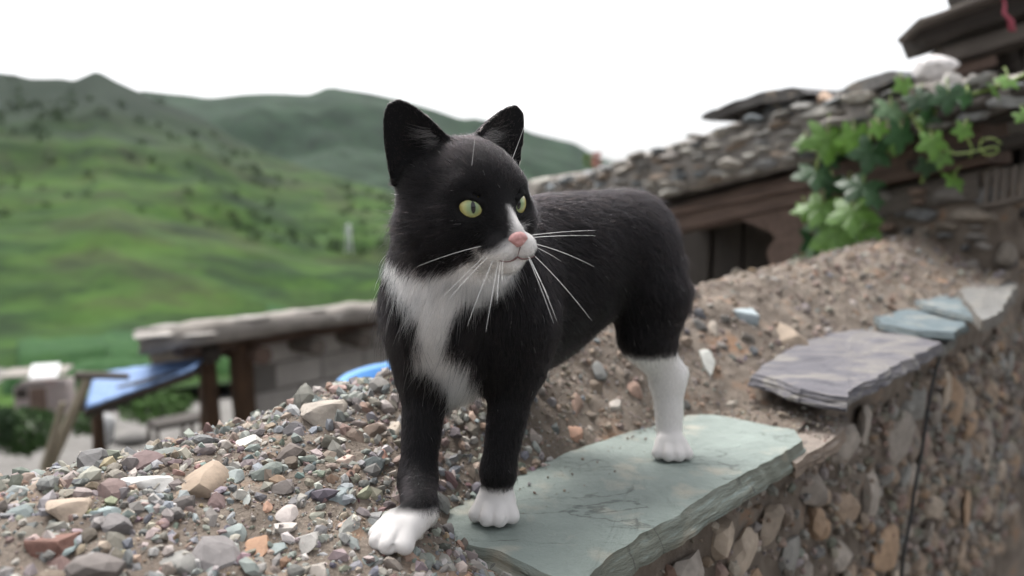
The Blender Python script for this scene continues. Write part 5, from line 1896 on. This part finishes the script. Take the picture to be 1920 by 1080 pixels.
def block_wall():
    off = .32
    l0, l1 = .86, 4.6
    zt = RC[2] - .06
    o0 = RC + U4 * l0 + M4 * off
    # mortar core, then the blocks standing a little proud of it
    def box(p, e, w, d, h):
        c = [p, p + e * w, p + e * w + M4 * d, p + M4 * d]
        V = c + [q + UP * h for q in c]
        F = [(3, 2, 1, 0), (4, 5, 6, 7), (0, 1, 5, 4), (1, 2, 6, 5), (2, 3, 7, 6), (3, 0, 4, 7)]
        return V, F
    base = np.array([o0[0], o0[1], GZ])
    V, F = box(base + M4 * .012, U4, l1 - l0, .15, zt - GZ)
    core = link('wall', mesh_np('wall', local(bh, V), F, False), M['mortar'], bh)
    V, F = box(np.zeros(3), U4, .385, .12, .186)
    me = mesh_np('block', V, F, False)
    bm = bmesh.new(); bm.from_mesh(me); bmesh.ops.bevel(bm, geom=list(bm.edges), offset=.009, segments=1, affect='EDGES'); bm.to_mesh(me); bm.free()
    me.materials.append(M['block'])
    me2 = me.copy()
    for v in me2.vertices:
        pass
    row = 0
    z = zt - .20
    while z > GZ:
        l = l0 + (-.2 if row % 2 else 0)
        while l < 3.4:
            if l >= l0 - .01:
                o = bpy.data.objects.new('block', me); COL.objects.link(o); o.parent = core
                p = RC + U4 * l + M4 * (off - g4.uniform(0, .006)); p[2] = z
                o.location = Vector(p) - bh.location
            l += .40
        z -= .198; row += 1
    # the wall's return at its near end
block_wall()
timber('lintel', RC + U4 * .30 + M4 * .14 - UP * .085, RC + U4 * 4.4 + M4 * .14 - UP * .085, .12, .075, M['wood_red'], bh, M4, nseg=20, rough=.01)
for i in range(9):
    l = .80 + i * .42
    p = RC + U4 * l - UP * .14
    log('rafter_end', p + M4 * .02, p + M4 * 1.5, .062, .062, M['wood_grey'] if i else M['wood_red'], bh, i, 12, 4, .08)
log('post', np.array([*(RC + U4 * .52 + M4 * .22)[:2], GZ]), RC + U4 * .50 + M4 * .22 - UP * .05, .055, .05, M['wood_post'], bh, 3)
log('post', np.array([*(RC + U4 * .74 + M4 * .18)[:2], GZ]), RC + U4 * .72 + M4 * .18 - UP * .05, .085, .075, M['wood_post'], bh, 5)
log('post', np.array([*(RC + U4 * .85 + M4 * .95)[:2], GZ]), RC + U4 * .85 + M4 * .95 - UP * .3, .06, .05, M['wood_post'], bh, 7)
timber('side_beam', RC + U4 * .42 + M4 * .1 - UP * .13, RC + U4 * .75 + M4 * 1.0 - UP * .42, .1, .1, M['wood_dark'], bh, U4, nseg=8)
# blue sheet roof leaning off the house
M['blue'] = mat_noise('blue_sheet', [(.3, (.06, .12, .27)), (.5, (.11, .19, .36)), (.75, (.20, .29, .44))], scale=5, bump=.15, bump_scale=14, bump_dist=.01, rough=.65, stretch=(1, 6, 1), coord='World')
def blue_roof():
    q = [at(160, 764, 3.95), at(176, 700, 4.6), at(385, 668, 4.75), at(362, 690, 4.0)]
    n1, n2 = 30, 12
    V = []
    for lay in (0, -.012):
        for i in range(n1 + 1):
            for j in range(n2 + 1):
                u, v = i / n1, j / n2
                p = (q[0] * (1 - u) + q[3] * u) * (1 - v) + (q[1] * (1 - u) + q[2] * u) * v
                V.append(p + UP * (.002 * math.sin(u * 40) + lay - .05 * math.sin(u * math.pi) * math.sin(v * math.pi)))
    k = (n1 + 1) * (n2 + 1)
    idx = np.arange(k).reshape(n1 + 1, n2 + 1)
    top = np.stack([idx[:-1, :-1], idx[1:, :-1], idx[1:, 1:], idx[:-1, 1:]], -1).reshape(-1, 4)
    F = [tuple(f) for f in top] + [tuple(f[::-1] + k) for f in top]
    rim = list(idx[:, 0]) + list(idx[-1, 1:]) + list(idx[::-1, -1][1:]) + list(idx[0, ::-1][1:-1])
    for a, b in zip(rim, rim[1:] + rim[:1]):
        F.append((a, b, b + k, a + k))
    lt = thing('lean_to_roof', 'sagging blue sheet roof leaning against the block house', 'shelter', (float(q[0][0]), float(q[0][1]), GZ))
    me = mesh_np('sheet', local(lt, V), F)
    bm = bmesh.new(); bm.from_mesh(me); bmesh.ops.recalc_face_normals(bm, faces=bm.faces); bm.to_mesh(me); bm.free()
    link('sheet', me, M['blue'], lt)
    timber('batten', q[0] - UP * .06, q[3] - UP * .06, .05, .04, M['wood_dark'], lt, M4, nseg=8)
    timber('batten', q[0] * .5 + q[1] * .5 - UP * .075, q[3] * .5 + q[2] * .5 - UP * .075, .05, .04, M['wood_dark'], lt, M4, nseg=8)
    for f in (.02, .5):
        p = q[0] * (1 - f) + q[1] * f
        log('post', [p[0] + .05, p[1], GZ], p + [.05, 0, -.06], .03, .026, M['wood_post'], lt, int(f * 10))
blue_roof()
# leaning pole with a broken cross-piece
pole = thing('leaning_pole', 'weathered wooden pole leaning in front of the blue sheet roof', 'pole', tuple(at(70, 925, 3.55)))
log('shaft', at(60, 960, 3.55), at(166, 712, 3.75), .028, .024, M['wood_pale'], pole, 1)
log('cross_piece', at(140, 704, 3.73), at(242, 706, 3.85), .024, .018, M['wood_grey'], pole, 2)
log('brace', at(82, 880, 3.56), at(118, 755, 3.62), .020, .016, M['wood_pale'], pole, 3)

# bench and odd stones on the terrace
bench = thing('plank_bench', 'dark plank bench standing on the terrace by the house posts', 'bench', tuple(at_z(330, 868, -2.2)))
bb0 = at_z(296, 862, -2.2); bb1 = at_z(372, 846, -2.2)
timber('seat', bb0 + UP * .26, bb1 + UP * .26 + U4 * .1, .26, .05, M['wood_dark'], bench, M4, nseg=6)
for f in (.06, .9):
    p = bb0 * (1 - f) + bb1 * f
    for m_ in (.03, .2):
        log('leg', p + M4 * m_, p + M4 * m_ + UP * .265, .02, .02, M['wood_grey'], bench, int(f * 9 + m_ * 30), 8, 2)
M['sack'] = mat_noise('white_sack', [(.3, (.42, .42, .43)), (.7, (.62, .62, .62))], scale=12, bump=.5, bump_scale=30, bump_dist=.01, rough=.7)
def lump(name, label, cat_, base, size, mat, seed, col=None):
    v, f = rock_points(np.random.default_rng(seed), 3, 5, .6, .95)
    v = v * size
    v[:, 2] -= v[:, 2].min()
    me = mesh_np(name, v, f)
    o = link(name, me, mat, None, tuple(base))
    tag(o, label, cat_)
    if col is not None: rgb(o, col)
    return o
lump('sack', 'stuffed white sack standing between the two dark house posts', 'sack', RC * [1, 1, 0] + U4 * .66 + M4 * .75 + UP * (GZ - .01), (.17, .15, .26), M['sack'], 4)
lump('boulder', 'tall pale grey stone standing on the terrace behind the leaning pole', 'stone', at_z(202, 840, -2.2), (.09, .09, .17), M['stone'], 5, (.40, .40, .40))
lump('boulder', 'low dark stone lying beside the tall pale grey stone', 'stone', at_z(246, 838, -2.2), (.17, .12, .07), M['stone'], 6, (.10, .095, .09))
# blue plastic basin behind the wall
def basin():
    c = np.array([-.145, 1.50, CAM_H - .508])
    prof = [(0, .0), (.15, .0), (.168, .012), (.205, .155), (.222, .160), (.222, .152), (.212, .150), (.2, .14), (.165, .02), (0, .015)]
    n = 56
    V = [[r * math.cos(2 * math.pi * k / n), r * math.sin(2 * math.pi * k / n), z] for r, z in prof for k in range(n)]
    F = [(i * n + k, i * n + (k + 1) % n, (i + 1) * n + (k + 1) % n, (i + 1) * n + k) for i in range(len(prof) - 1) for k in range(n)]
    me = mesh_np('basin', V, F)
    m, nt, N, L, b = new_mat('blue_plastic'); b.inputs['Base Color'].default_value = (.06, .24, .55, 1); b.inputs['Roughness'].default_value = .35
    o = link('basin', me, m, None, tuple(c)); tag(o, 'bright blue plastic basin just behind the gravelly wall top', 'basin')
    sh = thing('plank_stand', 'rough plank stand carrying the blue basin behind the wall', 'stand', (c[0], c[1], GZ))
    timber('top', c + [-.25, -.16, -.032], c + [.25, -.16, -.032], .32, .03, M['wood_grey'], sh, (0, 1, 0), nseg=6)
    for x in (-.2, .2):
        for y in (-.11, .11):
            log('leg', [c[0] + x, c[1] + y, GZ], c + [x, y, -.03], .025, .022, M['wood_grey'], sh, 1, 8, 3)
basin()
# bushes down the slope
def bush(px, py_base, Y, w, h, label, tone, n=1500):
    b = at(px, py_base, Y)
    t = thing('bush', label, 'bush', tuple(b), 'bushes below the terrace')
    c = leaf_clumps(n, g4)
    c *= (1 + .35 * vnoise(c * 2.3 + px, 3, 3))[:, None]
    c = c * [w / 2, w / 2, h / 2] + [0, 0, h * .5]
    k = np.array(tone) * g4.uniform(.6, 1.5, (n, 1))
    link('crown', leaves_mesh('crown', c, np.full(n, w * .035), g4, k), M['leafstuff'], t)
    for q in range(5):
        a = g4.uniform(0, 6.28)
        V, F = tube(np.array([[0, 0, -.05], [math.cos(a) * w * .1, math.sin(a) * w * .1, h * .35], [math.cos(a) * w * .25, math.sin(a) * w * .25, h * .7]]), w * .02, w * .008, 5)
        link('trunk', mesh_np('trunk', V, F), M['wood_grey'], t)
bush(55, 850, 7.6, .75, .48, 'rounded green bush at the edge of the earth terrace', (.035, .075, .02))
bush(-25, 845, 7.2, .6, .5, 'dark bush beside the rounded green bush, farther from the house', (.02, .045, .015))
bush(165, 812, 9.0, .5, .28, 'low pale green bush behind the leaning pole', (.05, .10, .03))
bush(300, 790, 10.0, .9, .4, 'light green bush seen under the blue sheet roof', (.06, .12, .03))
# small white-roofed building farther down
fb = thing('far_shed', 'small distant shed with a bright white sheet roof and reddish wall', 'shed', tuple(at(62, 790, 22)))
M['whitesheet'] = mat_noise('white_sheet', [(.3, (.78, .78, .79)), (.7, (.86, .86, .86))], scale=4, bump=0, rough=.4)
M['shedwall'] = mat_noise('shed_wall', [(.3, (.24, .19, .18)), (.55, (.33, .29, .28)), (.7, (.36, .24, .22))], scale=1.5, bump=.3, coord='World')
def boxm(name, c, size, mat, parent, rz=0.):
    bm = bmesh.new(); bmesh.ops.create_cube(bm, size=1)
    for v in bm.verts: v.co = Vector((v.co.x * size[0], v.co.y * size[1], v.co.z * size[2]))
    bmesh.ops.bevel(bm, geom=list(bm.edges), offset=min(size) * .06, segments=1, affect='EDGES')
    me = bpy.data.meshes.new(name); bm.to_mesh(me); bm.free()
    o = link(name, me, mat, parent); o.location = Vector(c) - parent.location; o.rotation_euler.z = rz
    return o
c = at(62, 742, 22)
boxm('wall', c + [0, .6, -.25], (1.5, 1.0, 1.15), M['shedwall'], fb, .35)
boxm('roof', at(48, 705, 21.8) + [.0, .55, .02], (1.75, 1.3, .06), M['roofgrey'], fb, .35)
o = boxm('roof_sheet', at(74, 700, 21.3) + [0, .25, .02], (.74, .55, .05), M['whitesheet'], fb, .35); o.rotation_euler.x = R(38)
boxm('door', at(72, 750, 21.45), (.42, .06, .75), M['wood_red'], fb, .35)
boxm('window', at(40, 738, 21.5), (.3, .06, .3), M['wood_dark'], fb, .35)
# pale mast on the hillside
def mast():
    A = math.atan(px_dir(654)); D = 150.
    X, Y = D * math.sin(A), D * math.cos(A)
    z = float(z_hill(np.array([[A]]), np.array([[D]]), np.array([[X]]), np.array([[Y]]))[0, 0]) + CAM_H
    t = thing('lattice_mast', 'slender pale metal mast standing on the green hillside', 'mast', (X, Y, z))
    m, nt, N, L, b = new_mat('galvanised'); b.inputs['Base Color'].default_value = (.5, .52, .53, 1); b.inputs['Metallic'].default_value = .3; b.inputs['Roughness'].default_value = .5
    H = 6.0
    for sx, sy in ((-1, -1), (1, -1), (1, 1), (-1, 1)):
        V, F = tube(np.array([[sx * .7, sy * .7, -.5], [sx * .16, sy * .16, H]]), .10, .07, 5)
        link('leg', mesh_np('leg', V, F), m, t)
    for k in range(6):
        z0, z1 = H * k / 6, H * (k + 1) / 6
        w0, w1 = .7 - .54 * k / 6, .7 - .54 * (k + 1) / 6
        for a, b_ in (((-1, -1), (1, -1)), ((1, -1), (1, 1)), ((1, 1), (-1, 1)), ((-1, 1), (-1, -1))):
            V, F = tube(np.array([[a[0] * w0, a[1] * w0, z0], [b_[0] * w1, b_[1] * w1, z1]]), .05, .05, 4)
            link('brace', mesh_np('brace', V, F), m, t)
    for zz in (H * .72, H * .9):
        V, F = tube(np.array([[-1.0, 0, zz], [1.0, 0, zz]]), .06, .06, 4)
        link('cross_arm', mesh_np('cross_arm', V, F), m, t)
mast()

# ------------------------------------------------------------------ the damp air of the valley
def haze():
    bm = bmesh.new(); bmesh.ops.create_cube(bm, size=1)
    x0, x1, y0, y1, z0, z1 = -2700, 2700, -2700, 2700, -620, 330
    for v in bm.verts:
        v.co = Vector(((x0 + x1) / 2 + v.co.x * (x1 - x0), (y0 + y1) / 2 + v.co.y * (y1 - y0), (z0 + z1) / 2 + v.co.z * (z1 - z0)))
    me = bpy.data.meshes.new('haze'); bm.to_mesh(me); bm.free()
    m = bpy.data.materials.new('damp_air'); m.use_nodes = True
    nt = m.node_tree
    nt.nodes.remove(nt.nodes['Principled BSDF'])
    v = nt.nodes.new('ShaderNodeVolumePrincipled')
    v.inputs['Color'].default_value = (.80, .90, 1.0, 1)
    v.inputs['Density'].default_value = .000045
    v.inputs['Anisotropy'].default_value = .2
    nt.links.new(v.outputs[0], nt.nodes['Material Output'].inputs['Volume'])
    o = link('haze', me, m)
    tag(o, 'thin bluish haze filling the valley air', 'haze', kind='stuff')
haze()
